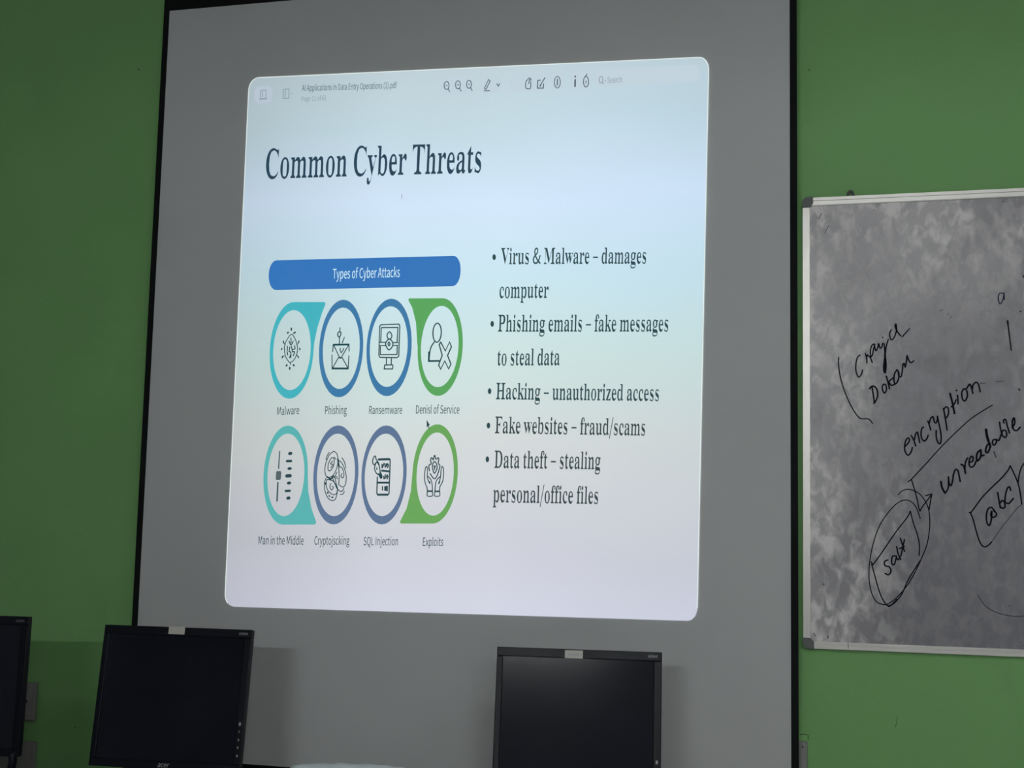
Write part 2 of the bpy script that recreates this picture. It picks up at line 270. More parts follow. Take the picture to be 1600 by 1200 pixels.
GLYPHS = json.loads('''{"serif":{"C":[468,[[[257,-11],[213,-7],[174,3],[137,20],[105,43],[78,71],[56,104],[39,142],[29,184],[26,228],[30,273],[39,314],[56,351],[79,384],[106,412],[139,435],[176,452],[216,462],[259,465],[292,463],[328,454],[367,440],[377,436],[388,435],[408,443],[419,465],[437,465],[437,308],[420,308],[403,347],[381,380],[356,407],[328,427],[298,439],[265,443],[198,419],[157,347],[144,226],[159,114],[203,46],[278,24],[305,26],[331,33],[358,45],[383,61],[407,81],[428,106],[447,89],[395,33],[332,0]]]],"D":[496,[[[20,0],[20,17],[47,21],[63,30],[71,46],[74,75],[74,374],[71,407],[61,426],[43,435],[15,439],[15,455],[222,455],[296,449],[357,429],[405,396],[440,351],[461,295],[468,228],[441,101],[362,25],[228,0]],[[222,24],[262,30],[295,47],[319,75],[337,115],[347,166],[351,229],[336,342],[294,410],[223,433],[202,431],[190,423],[184,409],[182,385],[182,72],[184,48],[190,34],[202,27]]]],"F":[404,[[[15,0],[15,17],[45,23],[62,34],[72,53],[75,84],[75,375],[71,405],[61,423],[43,433],[14,439],[14,455],[394,455],[394,320],[377,320],[372,345],[365,367],[355,385],[336,406],[310,420],[288,426],[261,430],[230,431],[212,431],[200,429],[191,427],[186,421],[183,412],[182,398],[182,247],[190,247],[217,250],[239,257],[256,270],[269,289],[278,314],[284,347],[302,347],[302,118],[285,118],[279,154],[269,181],[257,200],[239,213],[217,221],[189,224],[182,224],[182,81],[183,59],[188,43],[196,31],[210,24],[229,19],[257,17],[257,0]]]],"H":[523,[[[15,0],[15,17],[45,22],[62,32],[72,50],[75,81],[75,379],[71,406],[62,424],[44,434],[16,439],[16,455],[242,455],[242,439],[220,436],[204,432],[193,425],[187,415],[183,400],[182,379],[182,251],[342,251],[342,379],[341,400],[337,415],[331,425],[320,432],[304,436],[282,439],[282,455],[507,455],[507,439],[478,434],[461,424],[452,407],[449,379],[449,81],[452,52],[461,33],[478,22],[507,17],[507,0],[282,0],[282,17],[311,21],[329,31],[339,49],[342,81],[342,221],[182,221],[182,81],[185,50],[194,32],[212,22],[242,17],[242,0]]]],"M":[634,[[[14,0],[14,17],[43,22],[61,32],[72,50],[75,79],[75,382],[74,402],[71,416],[64,426],[53,432],[37,436],[15,439],[15,455],[185,455],[317,142],[449,455],[617,455],[617,439],[590,433],[573,423],[563,405],[560,378],[560,85],[561,61],[565,43],[571,31],[582,23],[596,19],[617,17],[617,0],[396,0],[396,17],[417,20],[433,25],[443,32],[450,44],[453,61],[455,83],[455,399],[288,0],[270,0],[105,389],[105,80],[109,48],[120,30],[139,20],[169,17],[169,0]]]],"P":[418,[[[15,0],[15,17],[45,22],[62,32],[72,50],[75,81],[75,379],[71,406],[62,424],[44,434],[16,439],[16,455],[214,455],[265,454],[306,449],[336,440],[357,429],[375,415],[390,398],[400,378],[407,356],[409,332],[404,296],[390,266],[367,240],[334,221],[292,209],[242,206],[182,206],[182,81],[185,50],[194,32],[212,22],[242,17],[242,0]],[[182,230],[201,230],[231,232],[255,240],[272,253],[283,271],[290,297],[292,329],[290,361],[285,387],[275,406],[261,420],[241,428],[216,431],[199,429],[189,424],[184,414],[182,398]]]],"T":[423,[[[92,0],[92,17],[123,21],[142,31],[152,50],[156,81],[156,433],[149,433],[116,430],[88,420],[65,403],[47,380],[35,352],[29,318],[11,318],[11,455],[410,455],[410,317],[394,317],[375,382],[333,420],[269,433],[263,433],[263,81],[267,49],[276,30],[296,21],[328,17],[328,0]]]],"V":[428,[[[212,-13],[44,381],[33,403],[22,420],[8,432],[-14,439],[-14,455],[211,455],[211,439],[184,437],[166,432],[156,423],[152,410],[155,397],[161,378],[259,143],[348,377],[353,394],[355,409],[351,423],[342,432],[324,437],[299,439],[299,455],[442,455],[442,439],[423,436],[408,427],[395,411],[382,383],[230,-13]]]],"a":[344,[[[255,-10],[226,-5],[208,10],[200,35],[168,11],[133,-4],[95,-9],[64,-4],[40,11],[25,34],[20,63],[25,91],[39,115],[63,136],[98,155],[143,173],[199,190],[199,241],[196,266],[187,282],[171,292],[148,296],[115,290],[104,274],[106,268],[113,257],[121,243],[123,231],[120,215],[110,202],[95,194],[77,191],[59,194],[45,203],[36,218],[33,236],[37,259],[49,278],[69,295],[95,308],[115,314],[137,317],[162,318],[205,315],[239,307],[263,292],[280,271],[290,244],[293,210],[293,62],[293,48],[295,40],[298,36],[304,34],[312,36],[320,42],[329,28],[306,7],[281,-6]],[[151,34],[162,35],[174,41],[187,50],[199,63],[199,169],[154,151],[127,123],[118,84],[122,56],[133,39]]]],"b":[361,[[[43,-11],[43,388],[41,414],[37,428],[26,436],[8,439],[8,455],[138,455],[138,279],[162,301],[190,314],[221,318],[244,316],[265,310],[284,299],[301,284],[315,266],[326,245],[335,221],[340,195],[342,166],[340,133],[333,103],[323,75],[308,51],[291,30],[270,13],[246,0],[220,-8],[192,-10],[162,-6],[133,7],[105,28],[53,-11]],[[183,14],[204,18],[220,30],[232,49],[239,77],[244,114],[245,160],[244,197],[239,228],[231,251],[212,273],[184,280],[169,277],[155,270],[144,257],[138,242],[138,69],[143,38],[158,20]]]],"c":[293,[[[156,-10],[131,-8],[108,-1],[87,11],[67,26],[51,45],[38,68],[28,93],[21,120],[19,150],[22,181],[29,210],[40,237],[55,260],[74,280],[96,297],[120,309],[146,317],[175,319],[204,317],[230,310],[250,298],[271,275],[277,245],[275,228],[266,215],[253,207],[236,204],[214,209],[201,225],[196,251],[197,261],[197,271],[190,290],[169,297],[138,285],[118,248],[112,187],[115,142],[123,105],[137,76],[156,55],[178,42],[204,38],[227,42],[250,53],[271,72],[285,60],[248,21],[205,-2]]]],"d":[370,[[[140,-10],[117,-8],[97,-1],[78,10],[61,26],[47,44],[35,66],[26,91],[21,118],[19,147],[21,180],[27,210],[36,237],[48,261],[63,281],[81,297],[101,309],[123,316],[146,318],[175,314],[201,301],[223,280],[223,401],[220,419],[212,430],[198,437],[176,439],[176,455],[319,455],[319,75],[320,54],[325,41],[335,32],[353,28],[353,11],[315,8],[271,1],[223,-10],[223,39],[201,12],[173,-5]],[[171,28],[187,31],[202,41],[215,56],[223,76],[223,242],[217,257],[206,270],[191,278],[174,281],[147,273],[130,250],[123,225],[119,193],[118,153],[119,115],[123,83],[130,58],[146,36]]]],"e":[301,[[[154,-10],[129,-8],[106,-1],[85,10],[66,26],[50,45],[37,69],[27,95],[21,125],[19,157],[21,187],[28,215],[38,240],[51,263],[68,282],[87,298],[109,309],[132,316],[157,318],[193,314],[224,301],[249,280],[268,251],[279,216],[283,173],[283,166],[117,166],[127,97],[154,56],[199,42],[225,47],[248,62],[270,86],[285,73],[248,27],[205,-1]],[[116,192],[201,192],[201,215],[201,241],[198,261],[193,277],[181,292],[161,297],[136,286],[121,255],[116,203]]]],"f":[214,[[[15,0],[15,16],[30,18],[40,22],[46,27],[50,35],[52,48],[52,73],[52,277],[16,277],[16,310],[52,310],[52,353],[56,386],[67,413],[85,436],[109,452],[139,461],[174,465],[200,463],[222,456],[240,446],[257,425],[263,400],[260,381],[252,367],[239,358],[224,355],[208,358],[195,365],[187,376],[185,391],[187,405],[193,420],[196,426],[197,433],[193,441],[180,443],[163,440],[153,430],[149,413],[148,390],[148,310],[203,310],[203,277],[148,277],[148,65],[150,40],[158,26],[173,18],[199,16],[199,0]]]],"g":[327,[[[146,-140],[106,-138],[73,-132],[48,-122],[22,-100],[14,-75],[20,-54],[38,-38],[69,-26],[44,-10],[29,9],[24,30],[28,54],[42,74],[57,86],[77,98],[102,110],[58,135],[31,169],[22,212],[27,242],[40,268],[53,282],[69,295],[88,305],[109,312],[132,317],[157,318],[183,317],[208,312],[233,304],[317,304],[317,268],[268,268],[281,248],[289,226],[291,203],[288,176],[276,151],[258,131],[234,116],[215,108],[194,104],[172,103],[157,103],[142,104],[126,102],[112,94],[104,84],[101,71],[111,55],[141,49],[175,49],[208,48],[236,45],[259,40],[285,29],[303,13],[312,-9],[316,-37],[311,-67],[296,-92],[272,-113],[239,-128],[197,-137]],[[157,124],[178,130],[190,146],[195,163],[198,184],[199,211],[198,238],[195,260],[190,276],[178,292],[157,297],[137,292],[124,276],[118,260],[115,238],[114,211],[115,184],[118,163],[124,146],[137,130]],[[161,-116],[218,-111],[252,-94],[263,-66],[260,-51],[249,-41],[231,-36],[205,-34],[97,-34],[79,-52],[73,-73],[79,-89],[95,-103],[111,-111],[133,-115]]]],"h":[381,[[[18,0],[18,16],[35,19],[45,26],[51,37],[52,56],[52,399],[51,417],[46,429],[36,437],[19,440],[19,455],[148,455],[148,267],[175,295],[207,313],[243,318],[292,306],[321,271],[330,212],[330,56],[332,38],[337,26],[347,19],[363,16],[363,0],[202,0],[202,16],[207,16],[228,26],[235,56],[235,217],[234,241],[229,258],[219,268],[203,271],[183,267],[164,255],[148,235],[148,56],[149,38],[154,26],[164,19],[180,16],[180,0]]]],"i":[198,[[[101,362],[81,366],[65,376],[54,393],[50,412],[54,432],[65,449],[81,460],[101,463],[120,460],[137,449],[147,432],[151,412],[147,393],[136,376],[120,366]],[[18,0],[18,16],[35,19],[45,26],[51,37],[52,56],[52,252],[51,272],[47,285],[37,291],[20,293],[21,310],[148,310],[148,56],[150,38],[154,26],[164,19],[180,16],[180,0]]]],"k":[359,[[[17,0],[17,16],[35,19],[45,26],[51,38],[52,56],[52,398],[51,417],[47,429],[38,436],[20,439],[21,455],[148,455],[148,169],[227,248],[240,264],[244,278],[235,290],[209,293],[206,293],[206,310],[345,310],[345,293],[320,289],[297,278],[275,260],[222,209],[346,34],[360,21],[376,16],[376,0],[211,0],[211,16],[217,16],[234,20],[239,32],[237,40],[232,49],[163,147],[148,134],[148,56],[149,38],[154,26],[164,19],[180,16],[180,0]]]],"l":[199,[[[18,0],[18,16],[35,19],[45,26],[51,37],[52,56],[52,398],[51,417],[47,429],[38,436],[20,439],[20,455],[148,455],[148,56],[150,38],[154,26],[164,19],[180,16],[180,0]]]],"m":[554,[[[18,0],[18,16],[35,19],[45,26],[51,37],[52,56],[52,253],[51,271],[46,284],[36,291],[19,294],[19,310],[146,310],[146,265],[173,294],[204,312],[237,318],[277,312],[305,293],[320,261],[348,293],[381,312],[418,318],[465,306],[494,271],[504,212],[504,56],[505,38],[510,26],[520,19],[536,16],[536,0],[377,0],[377,16],[393,19],[403,26],[408,38],[410,56],[410,217],[408,241],[404,258],[394,268],[377,271],[358,268],[341,256],[324,237],[324,56],[326,38],[331,26],[340,19],[356,16],[356,0],[199,0],[199,16],[215,19],[225,26],[230,38],[232,56],[232,217],[230,241],[226,258],[216,268],[199,271],[180,267],[162,255],[146,235],[146,56],[148,38],[152,27],[162,19],[177,16],[177,0]]]],"n":[381,[[[18,0],[18,16],[35,19],[45,26],[51,37],[52,56],[52,253],[51,271],[46,284],[36,291],[19,294],[19,310],[148,310],[148,267],[175,296],[207,313],[243,318],[292,306],[321,271],[330,212],[330,56],[332,38],[337,26],[347,19],[363,16],[363,0],[202,0],[202,16],[207,16],[228,26],[235,56],[235,217],[234,241],[229,258],[219,268],[203,271],[183,267],[164,255],[148,235],[148,56],[149,38],[154,26],[164,19],[180,16],[180,0]]]],"o":[336,[[[169,-10],[140,-8],[114,-1],[90,11],[69,27],[52,47],[38,70],[27,96],[21,124],[19,154],[21,184],[27,213],[38,239],[52,262],[69,281],[90,297],[114,309],[140,316],[168,318],[196,316],[222,309],[245,298],[266,282],[283,263],[298,240],[308,214],[315,185],[317,154],[315,123],[308,94],[298,69],[284,46],[266,26],[245,11],[222,-1],[197,-8]],[[169,11],[193,18],[209,39],[214,56],[217,81],[219,102],[219,126],[220,154],[218,206],[214,245],[208,271],[192,292],[169,299],[144,292],[128,271],[122,245],[118,206],[117,154],[117,127],[118,103],[120,82],[123,56],[128,39],[144,18]]]],"p":[371,[[[17,-139],[17,-124],[31,-122],[40,-117],[47,-110],[50,-101],[52,-86],[52,-64],[52,243],[51,269],[46,283],[37,291],[19,295],[19,310],[143,310],[143,263],[166,294],[195,313],[230,319],[253,317],[274,310],[293,298],[309,283],[323,264],[335,241],[343,216],[348,189],[350,160],[348,128],[343,99],[334,72],[323,48],[308,28],[291,12],[272,0],[250,-8],[227,-10],[196,-5],[170,9],[148,32],[148,-58],[149,-81],[152,-99],[158,-110],[167,-118],[180,-121],[197,-123],[197,-139]],[[195,28],[222,36],[239,59],[247,84],[251,116],[253,154],[251,192],[247,223],[241,248],[225,270],[199,278],[179,273],[162,259],[148,235],[148,69],[160,46],[176,33]]]],"r":[287,[[[18,0],[18,16],[35,19],[45,26],[51,37],[52,56],[52,252],[51,273],[46,285],[37,291],[20,293],[21,310],[146,310],[146,252],[158,272],[172,288],[187,301],[210,314],[233,318],[258,315],[275,304],[286,287],[289,266],[287,248],[278,234],[265,225],[248,222],[233,224],[222,231],[214,240],[207,250],[199,257],[189,260],[175,255],[162,241],[152,220],[149,192],[149,56],[152,37],[159,25],[173,19],[197,16],[197,0]]]],"s":[288,[[[151,-10],[132,-8],[110,-3],[87,6],[80,8],[73,9],[60,4],[51,-9],[36,-9],[36,105],[53,105],[61,79],[72,57],[87,39],[112,21],[140,15],[162,18],[179,27],[189,40],[192,58],[183,84],[156,105],[107,130],[85,142],[68,155],[54,169],[41,193],[37,220],[40,247],[49,270],[65,291],[86,306],[111,316],[141,319],[153,318],[166,316],[181,312],[199,308],[206,306],[213,305],[223,308],[230,319],[244,319],[244,222],[228,222],[220,244],[209,262],[196,277],[174,291],[149,296],[130,294],[116,286],[108,274],[105,259],[107,244],[115,232],[128,222],[146,212],[191,189],[212,178],[229,165],[241,151],[253,127],[257,95],[254,65],[244,39],[228,18],[206,2],[181,-7]]]],"t":[228,[[[124,-9],[99,-7],[80,-1],[66,10],[56,26],[50,46],[48,71],[48,279],[20,279],[20,300],[46,324],[68,347],[88,369],[105,389],[118,407],[129,424],[144,424],[144,310],[208,310],[208,279],[144,279],[144,82],[146,64],[149,51],[157,43],[168,40],[189,49],[206,75],[222,66],[198,24],[165,-1]]]],"u":[375,[[[131,-10],[103,-7],[81,2],[65,17],[54,38],[48,65],[46,97],[46,248],[44,268],[39,282],[29,291],[11,294],[11,310],[142,310],[142,74],[144,58],[151,46],[162,38],[177,36],[205,43],[228,66],[228,248],[226,269],[221,283],[209,291],[189,294],[189,310],[324,310],[324,70],[326,51],[331,39],[342,33],[360,30],[360,13],[321,10],[277,3],[228,-10],[228,40],[209,19],[186,3],[160,-7]]]],"w":[435,[[[122,-10],[17,265],[12,276],[6,284],[-1,290],[-11,293],[-11,310],[138,310],[138,293],[127,292],[120,289],[116,284],[114,276],[116,266],[120,253],[167,127],[211,235],[201,266],[195,280],[190,288],[181,293],[168,295],[168,310],[323,310],[323,293],[302,288],[296,276],[296,269],[298,262],[336,141],[382,256],[386,266],[387,275],[385,283],[380,289],[370,292],[356,295],[356,310],[445,310],[445,295],[433,292],[425,284],[418,273],[412,258],[304,-10],[289,-10],[223,197],[140,-10]]]],"y":[300,[[[52,-140],[29,-137],[10,-125],[-3,-107],[-7,-84],[-4,-67],[5,-53],[18,-43],[36,-40],[51,-42],[64,-49],[72,-61],[75,-76],[74,-81],[74,-87],[77,-96],[86,-99],[99,-92],[114,-74],[122,-60],[129,-44],[135,-26],[140,-5],[36,251],[30,264],[25,275],[15,287],[8,292],[-3,293],[-5,293],[-5,310],[162,310],[162,293],[146,292],[136,289],[130,284],[128,275],[130,267],[133,257],[185,119],[230,241],[236,260],[238,274],[236,284],[229,289],[219,292],[203,293],[203,310],[300,310],[300,293],[287,290],[277,281],[268,265],[259,242],[162,-24],[151,-53],[140,-77],[129,-96],[113,-117],[95,-131],[76,-138]]]],"z":[293,[[[13,0],[13,14],[168,287],[128,287],[96,283],[72,272],[61,258],[51,240],[44,216],[26,216],[32,310],[275,310],[275,291],[126,25],[152,25],[181,27],[205,33],[223,44],[237,59],[249,80],[260,107],[276,107],[268,0]]]]},"sans":{"&":[714,[[[272,-14],[357,-3],[430,28],[494,75],[556,35],[615,5],[671,-14],[696,66],[628,93],[553,140],[608,224],[653,316],[687,415],[598,415],[569,331],[533,255],[489,188],[418,253],[351,326],[294,404],[377,469],[442,542],[467,632],[449,711],[398,764],[316,784],[223,759],[162,695],[140,603],[146,545],[163,485],[190,422],[115,363],[60,291],[38,200],[68,89],[150,14]],[[431,125],[360,80],[284,63],[206,81],[152,130],[131,205],[160,286],[229,355],[288,273],[357,196]],[[258,467],[231,538],[222,604],[247,684],[317,716],[373,690],[390,630],[371,568],[324,516]]]],"(":[355,[[[251,-206],[310,-180],[235,-22],[191,149],[176,327],[191,503],[235,674],[310,832],[251,859],[168,697],[115,521],[97,327],[115,131],[168,-44]]]],")":[355,[[[104,-206],[187,-44],[240,131],[258,327],[240,521],[187,697],[104,859],[44,832],[119,674],[165,503],[180,327],[165,149],[119,-22],[44,-180]]]],".":[292,[[[146,-14],[195,6],[215,59],[195,112],[146,132],[97,112],[77,59],[97,6]]]],"0":[583,[[[292,-14],[419,31],[502,164],[532,388],[502,609],[419,740],[292,784],[165,740],[82,609],[53,388],[82,164],[165,31]],[[292,64],[215,98],[164,203],[145,388],[164,571],[215,675],[292,708],[369,675],[420,571],[439,388],[420,203],[369,98]]]],"1":[583,[[[92,0],[515,0],[515,80],[360,80],[360,770],[287,770],[217,738],[127,715],[127,654],[265,654],[265,80],[92,80]]]],"6":[583,[[[316,-14],[427,18],[507,105],[538,236],[511,371],[437,451],[324,478],[262,467],[202,435],[149,386],[179,574],[250,675],[348,705],[415,689],[470,646],[524,705],[476,746],[416,773],[343,784],[203,743],[99,609],[59,368],[93,156],[184,29]],[[151,309],[204,366],[257,397],[308,407],[385,386],[431,327],[446,236],[429,144],[383,84],[316,62],[233,90],[177,174]]]],"A":[639,[[[4,0],[102,0],[176,235],[458,235],[532,0],[634,0],[373,770],[265,770]],[[201,312],[238,431],[265,517],[291,603],[315,691],[319,691],[344,603],[370,517],[397,431],[434,312]]]],"C":[670,[[[396,-14],[488,-1],[566,37],[632,97],[579,159],[527,112],[468,82],[400,71],[273,110],[190,219],[161,388],[191,554],[276,661],[403,699],[492,678],[561,626],[613,689],[560,736],[489,770],[402,784],[227,735],[106,599],[61,384],[105,170],[224,34]]]],"D":[723,[[[106,0],[303,0],[499,46],[619,179],[661,388],[619,596],[497,725],[298,770],[106,770]],[[203,80],[203,691],[290,691],[441,656],[531,553],[561,388],[531,221],[441,116],[290,80]]]],"E":[619,[[[106,0],[561,0],[561,83],[203,83],[203,363],[495,363],[495,446],[203,446],[203,688],[549,688],[549,770],[106,770]]]],"H":[765,[[[106,0],[203,0],[203,363],[562,363],[562,0],[660,0],[660,770],[562,770],[562,447],[203,447],[203,770],[106,770]]]],"I":[308,[[[106,0],[203,0],[203,770],[106,770]]]],"L":[570,[[[106,0],[540,0],[540,83],[203,83],[203,770],[106,770]]]],"M":[853,[[[106,0],[193,0],[193,426],[191,500],[187,579],[181,653],[185,653],[247,478],[393,78],[458,78],[603,478],[665,653],[669,653],[664,579],[659,500],[657,426],[657,0],[747,0],[747,770],[630,770],[483,358],[457,278],[430,197],[425,197],[398,278],[370,358],[223,770],[106,770]]]],"O":[779,[[[390,-14],[561,36],[676,174],[718,388],[676,600],[561,736],[390,784],[219,736],[103,600],[61,388],[103,174],[219,36]],[[390,71],[269,111],[189,220],[161,388],[189,554],[269,661],[390,699],[511,661],[590,554],[619,388],[590,220],[511,111]]]],"P":[665,[[[106,0],[203,0],[203,307],[330,307],[479,332],[577,410],[613,544],[577,677],[477,749],[326,770],[106,770]],[[203,386],[203,691],[313,691],[426,678],[494,632],[517,544],[495,454],[429,402],[317,386]]]],"Q":[779,[[[390,67],[269,107],[189,217],[161,388],[189,554],[269,661],[390,699],[511,661],[590,554],[619,388],[590,217],[511,107]],[[625,-193],[689,-188],[735,-175],[716,-101],[681,-109],[636,-112],[557,-101],[492,-66],[446,-9],[589,57],[684,192],[718,388],[676,600],[561,736],[390,784],[219,736],[103,600],[61,388],[97,189],[195,53],[342,-11],[403,-105],[498,-169]]]],"R":[667,[[[203,404],[203,691],[332,691],[434,678],[497,635],[519,555],[497,471],[434,421],[332,404]],[[528,0],[638,0],[442,337],[533,378],[594,450],[616,555],[581,681],[486,750],[347,770],[106,770],[106,0],[203,0],[203,327],[341,327]]]],"S":[626,[[[319,-14],[459,16],[549,94],[581,205],[560,300],[503,366],[422,411],[313,458],[253,486],[205,526],[185,587],[203,646],[253,685],[329,699],[396,690],[454,665],[504,627],[555,689],[493,738],[416,771],[329,784],[204,757],[118,685],[86,580],[111,485],[170,422],[243,382],[353,334],[419,302],[465,260],[482,196],[463,131],[408,87],[320,71],[242,83],[170,117],[108,167],[50,100],[125,40],[216,0]]]],"T":[629,[[[266,0],[363,0],[363,688],[597,688],[597,770],[33,770],[33,688],[266,688]]]],"a":[591,[[[228,-14],[296,-2],[359,27],[417,68],[420,68],[429,0],[507,0],[507,351],[487,475],[423,556],[310,585],[222,573],[146,545],[86,511],[123,444],[173,474],[230,496],[294,505],[366,484],[402,431],[412,361],[213,321],[99,252],[62,148],[84,60],[142,5]],[[255,64],[184,85],[154,154],[178,219],[260,267],[412,297],[412,139],[333,83]]]],"b":[649,[[[348,-14],[470,23],[560,127],[596,294],[569,448],[493,549],[369,585],[305,574],[245,546],[189,505],[193,607],[193,836],[97,836],[97,0],[173,0],[182,59],[186,59],[266,6]],[[332,67],[267,80],[193,126],[193,426],[271,484],[345,504],[432,478],[481,404],[496,293],[474,172],[416,94]]]],"c":[536,[[[321,-14],[388,-5],[451,20],[506,58],[464,123],[403,83],[330,66],[237,94],[176,170],[153,285],[177,400],[240,476],[333,504],[394,491],[446,455],[495,518],[425,565],[329,585],[192,549],[93,447],[55,285],[90,123],[185,22]]]],"d":[651,[[[291,-14],[356,-2],[415,27],[464,67],[467,67],[476,0],[555,0],[555,836],[458,836],[458,617],[463,519],[389,567],[303,585],[181,548],[91,445],[56,285],[85,123],[166,21]],[[312,67],[227,93],[173,168],[154,286],[177,400],[236,477],[319,504],[389,490],[458,444],[458,145],[387,86]]]],"e":[582,[[[328,-14],[399,-6],[461,15],[515,44],[481,108],[414,75],[338,63],[243,88],[177,157],[149,263],[534,263],[538,317],[511,459],[434,552],[310,585],[186,549],[92,445],[55,285],[92,124],[189,22]],[[148,331],[178,427],[236,488],[312,508],[388,488],[437,428],[454,331]]]],"f":[341,[[[35,493],[112,493],[112,0],[208,0],[208,493],[329,493],[329,570],[208,570],[208,661],[228,744],[289,773],[321,769],[353,757],[374,832],[330,845],[278,850],[185,827],[130,762],[112,662],[112,570],[35,565]]]],"g":[592,[[[289,-263],[442,-235],[542,-163],[578,-65],[555,12],[489,56],[379,70],[267,70],[188,88],[167,132],[178,172],[204,201],[245,186],[288,181],[394,205],[469,274],[497,379],[484,447],[451,497],[567,497],[567,570],[369,570],[333,581],[288,585],[182,560],[104,490],[75,381],[98,290],[149,228],[149,224],[106,181],[86,118],[101,61],[138,24],[138,19],[75,-39],[54,-110],[84,-193],[166,-245]],[[288,246],[228,262],[184,309],[167,381],[203,480],[288,515],[350,499],[393,453],[410,381],[393,309],[349,262]],[[303,-196],[214,-184],[157,-150],[138,-97],[151,-47],[195,0],[234,-7],[269,-8],[368,-8],[454,-25],[483,-81],[461,-137],[398,-180]]]],"h":[638,[[[97,0],[193,0],[193,414],[270,479],[349,501],[410,485],[446,436],[457,349],[457,0],[553,0],[553,361],[534,484],[477,559],[378,585],[306,572],[244,538],[189,489],[193,607],[193,836],[97,836]]]],"i":[289,[[[97,0],[193,0],[193,570],[97,570]],[[145,688],[191,705],[209,752],[191,797],[145,814],[99,797],[82,752],[99,705]]]],"j":[289,[[[37,-254],[128,-231],[178,-166],[193,-65],[193,570],[98,570],[98,-65],[84,-147],[27,-178],[-2,-174],[-27,-167],[-46,-239],[-10,-250]],[[145,688],[191,705],[209,752],[191,797],[145,814],[99,797],[81,752],[99,705]]]],"k":[580,[[[97,0],[191,0],[191,150],[298,275],[465,0],[569,0],[354,340],[544,570],[437,570],[195,270],[191,270],[191,836],[97,836]]]],"l":[298,[[[197,-14],[230,-11],[253,-5],[239,68],[220,66],[201,76],[193,107],[193,836],[97,836],[97,113],[120,20]]]],"m":[973,[[[97,0],[193,0],[193,414],[268,480],[336,501],[396,485],[431,436],[442,349],[442,0],[538,0],[538,414],[613,480],[682,501],[741,485],[776,436],[788,349],[788,0],[883,0],[883,361],[865,484],[808,559],[711,585],[644,571],[582,533],[522,476],[491,534],[439,572],[364,585],[299,572],[240,537],[187,487],[185,487],[175,570],[97,570]]]],"n":[641,[[[97,0],[193,0],[193,414],[270,479],[349,501],[410,485],[446,436],[457,349],[457,0],[553,0],[553,361],[534,484],[477,559],[378,585],[306,572],[243,537],[187,487],[185,487],[175,570],[97,570]]]],"o":[637,[[[318,-14],[449,22],[545,123],[582,285],[545,447],[449,549],[318,585],[188,549],[92,447],[55,285],[92,123],[188,22]],[[318,66],[232,94],[174,170],[153,285],[174,400],[232,476],[318,504],[405,476],[463,400],[484,285],[463,170],[405,94]]]],"p":[651,[[[97,-241],[193,-241],[193,-47],[190,53],[269,3],[348,-14],[470,23],[560,127],[596,294],[569,448],[493,549],[369,585],[304,574],[242,544],[187,504],[185,504],[175,570],[97,570]],[[332,67],[267,80],[193,126],[193,426],[272,484],[345,504],[432,478],[481,404],[496,293],[474,172],[416,94]]]],"r":[408,[[[97,0],[193,0],[193,367],[237,444],[286,486],[336,499],[366,497],[392,489],[410,572],[382,582],[349,585],[288,570],[233,529],[187,466],[185,466],[175,570],[97,570]]]],"s":[492,[[[246,-14],[359,10],[429,71],[453,155],[426,242],[361,294],[279,329],[194,367],[157,428],[182,486],[263,511],[332,496],[392,460],[438,520],[389,553],[329,576],[262,585],[155,563],[88,505],[65,423],[90,344],[153,292],[231,258],[320,217],[361,150],[334,87],[249,61],[186,70],[131,93],[80,129],[34,65],[94,25],[167,-3]]]],"t":[396,[[[275,-14],[329,-7],[381,7],[362,80],[331,69],[297,64],[228,93],[209,173],[209,493],[364,493],[364,570],[209,570],[209,731],[129,731],[119,570],[28,565],[28,493],[113,493],[113,176],[129,76],[180,10]]]],"v":[547,[[[220,0],[332,0],[534,570],[439,570],[331,246],[305,161],[278,78],[273,78],[221,246],[113,570],[14,570]]]],"w":[842,[[[187,0],[298,0],[379,306],[399,387],[418,472],[423,472],[442,388],[462,308],[544,0],[661,0],[815,570],[723,570],[640,241],[622,160],[605,82],[600,82],[560,241],[471,570],[377,570],[288,241],[268,160],[250,82],[245,82],[211,241],[126,570],[28,570]]]],"x":[523,[[[16,0],[117,0],[193,133],[222,185],[251,235],[256,235],[288,185],[318,133],[402,0],[507,0],[319,288],[493,570],[393,570],[322,445],[272,350],[267,350],[238,398],[211,445],[134,570],[30,570],[204,297]]]],"y":[547,[[[106,-246],[203,-219],[272,-149],[319,-48],[534,570],[440,570],[337,254],[291,92],[286,92],[257,175],[229,254],[113,570],[14,570],[243,-1],[230,-44],[181,-132],[102,-167],[78,-164],[58,-158],[39,-234],[69,-243]]]]}}''')
def cap(font): return max(p[1] for p in GLYPHS[font]['H'][1][0])
"""lettering: outlines stored above, set between two baseline ends"""
def thin(q, dx, dy, sgn):
    out = []; n = len(q)
    for i in range(n):
        a = q[i - 1]; b = q[(i + 1) % n]; ex, ey = b[0] - a[0], b[1] - a[1]; l = math.hypot(ex, ey) or 1
        out.append((q[i][0] - sgn * (-ey / l) * dx, q[i][1] - sgn * (ex / l) * dy))
    return out
def area(q): return sum(a[0] * b[1] - b[0] * a[1] for a, b in zip(q, q[1:] + q[:1])) / 2
THIN = {'serif': (0.0165, -0.011), 'sans': (-0.004, -0.003)}
for _f in ('serif', 'sans'):
    _em = cap(_f) / 0.72
    for _g in GLYPHS[_f].values():
        big_ = max(_g[1], key=lambda q: abs(area(q))); s_ = -1 if area(big_) > 0 else 1
        _g[1] = [thin([tuple(a) for a in q], THIN[_f][0] * _em, THIN[_f][1] * _em, s_) for q in _g[1]]
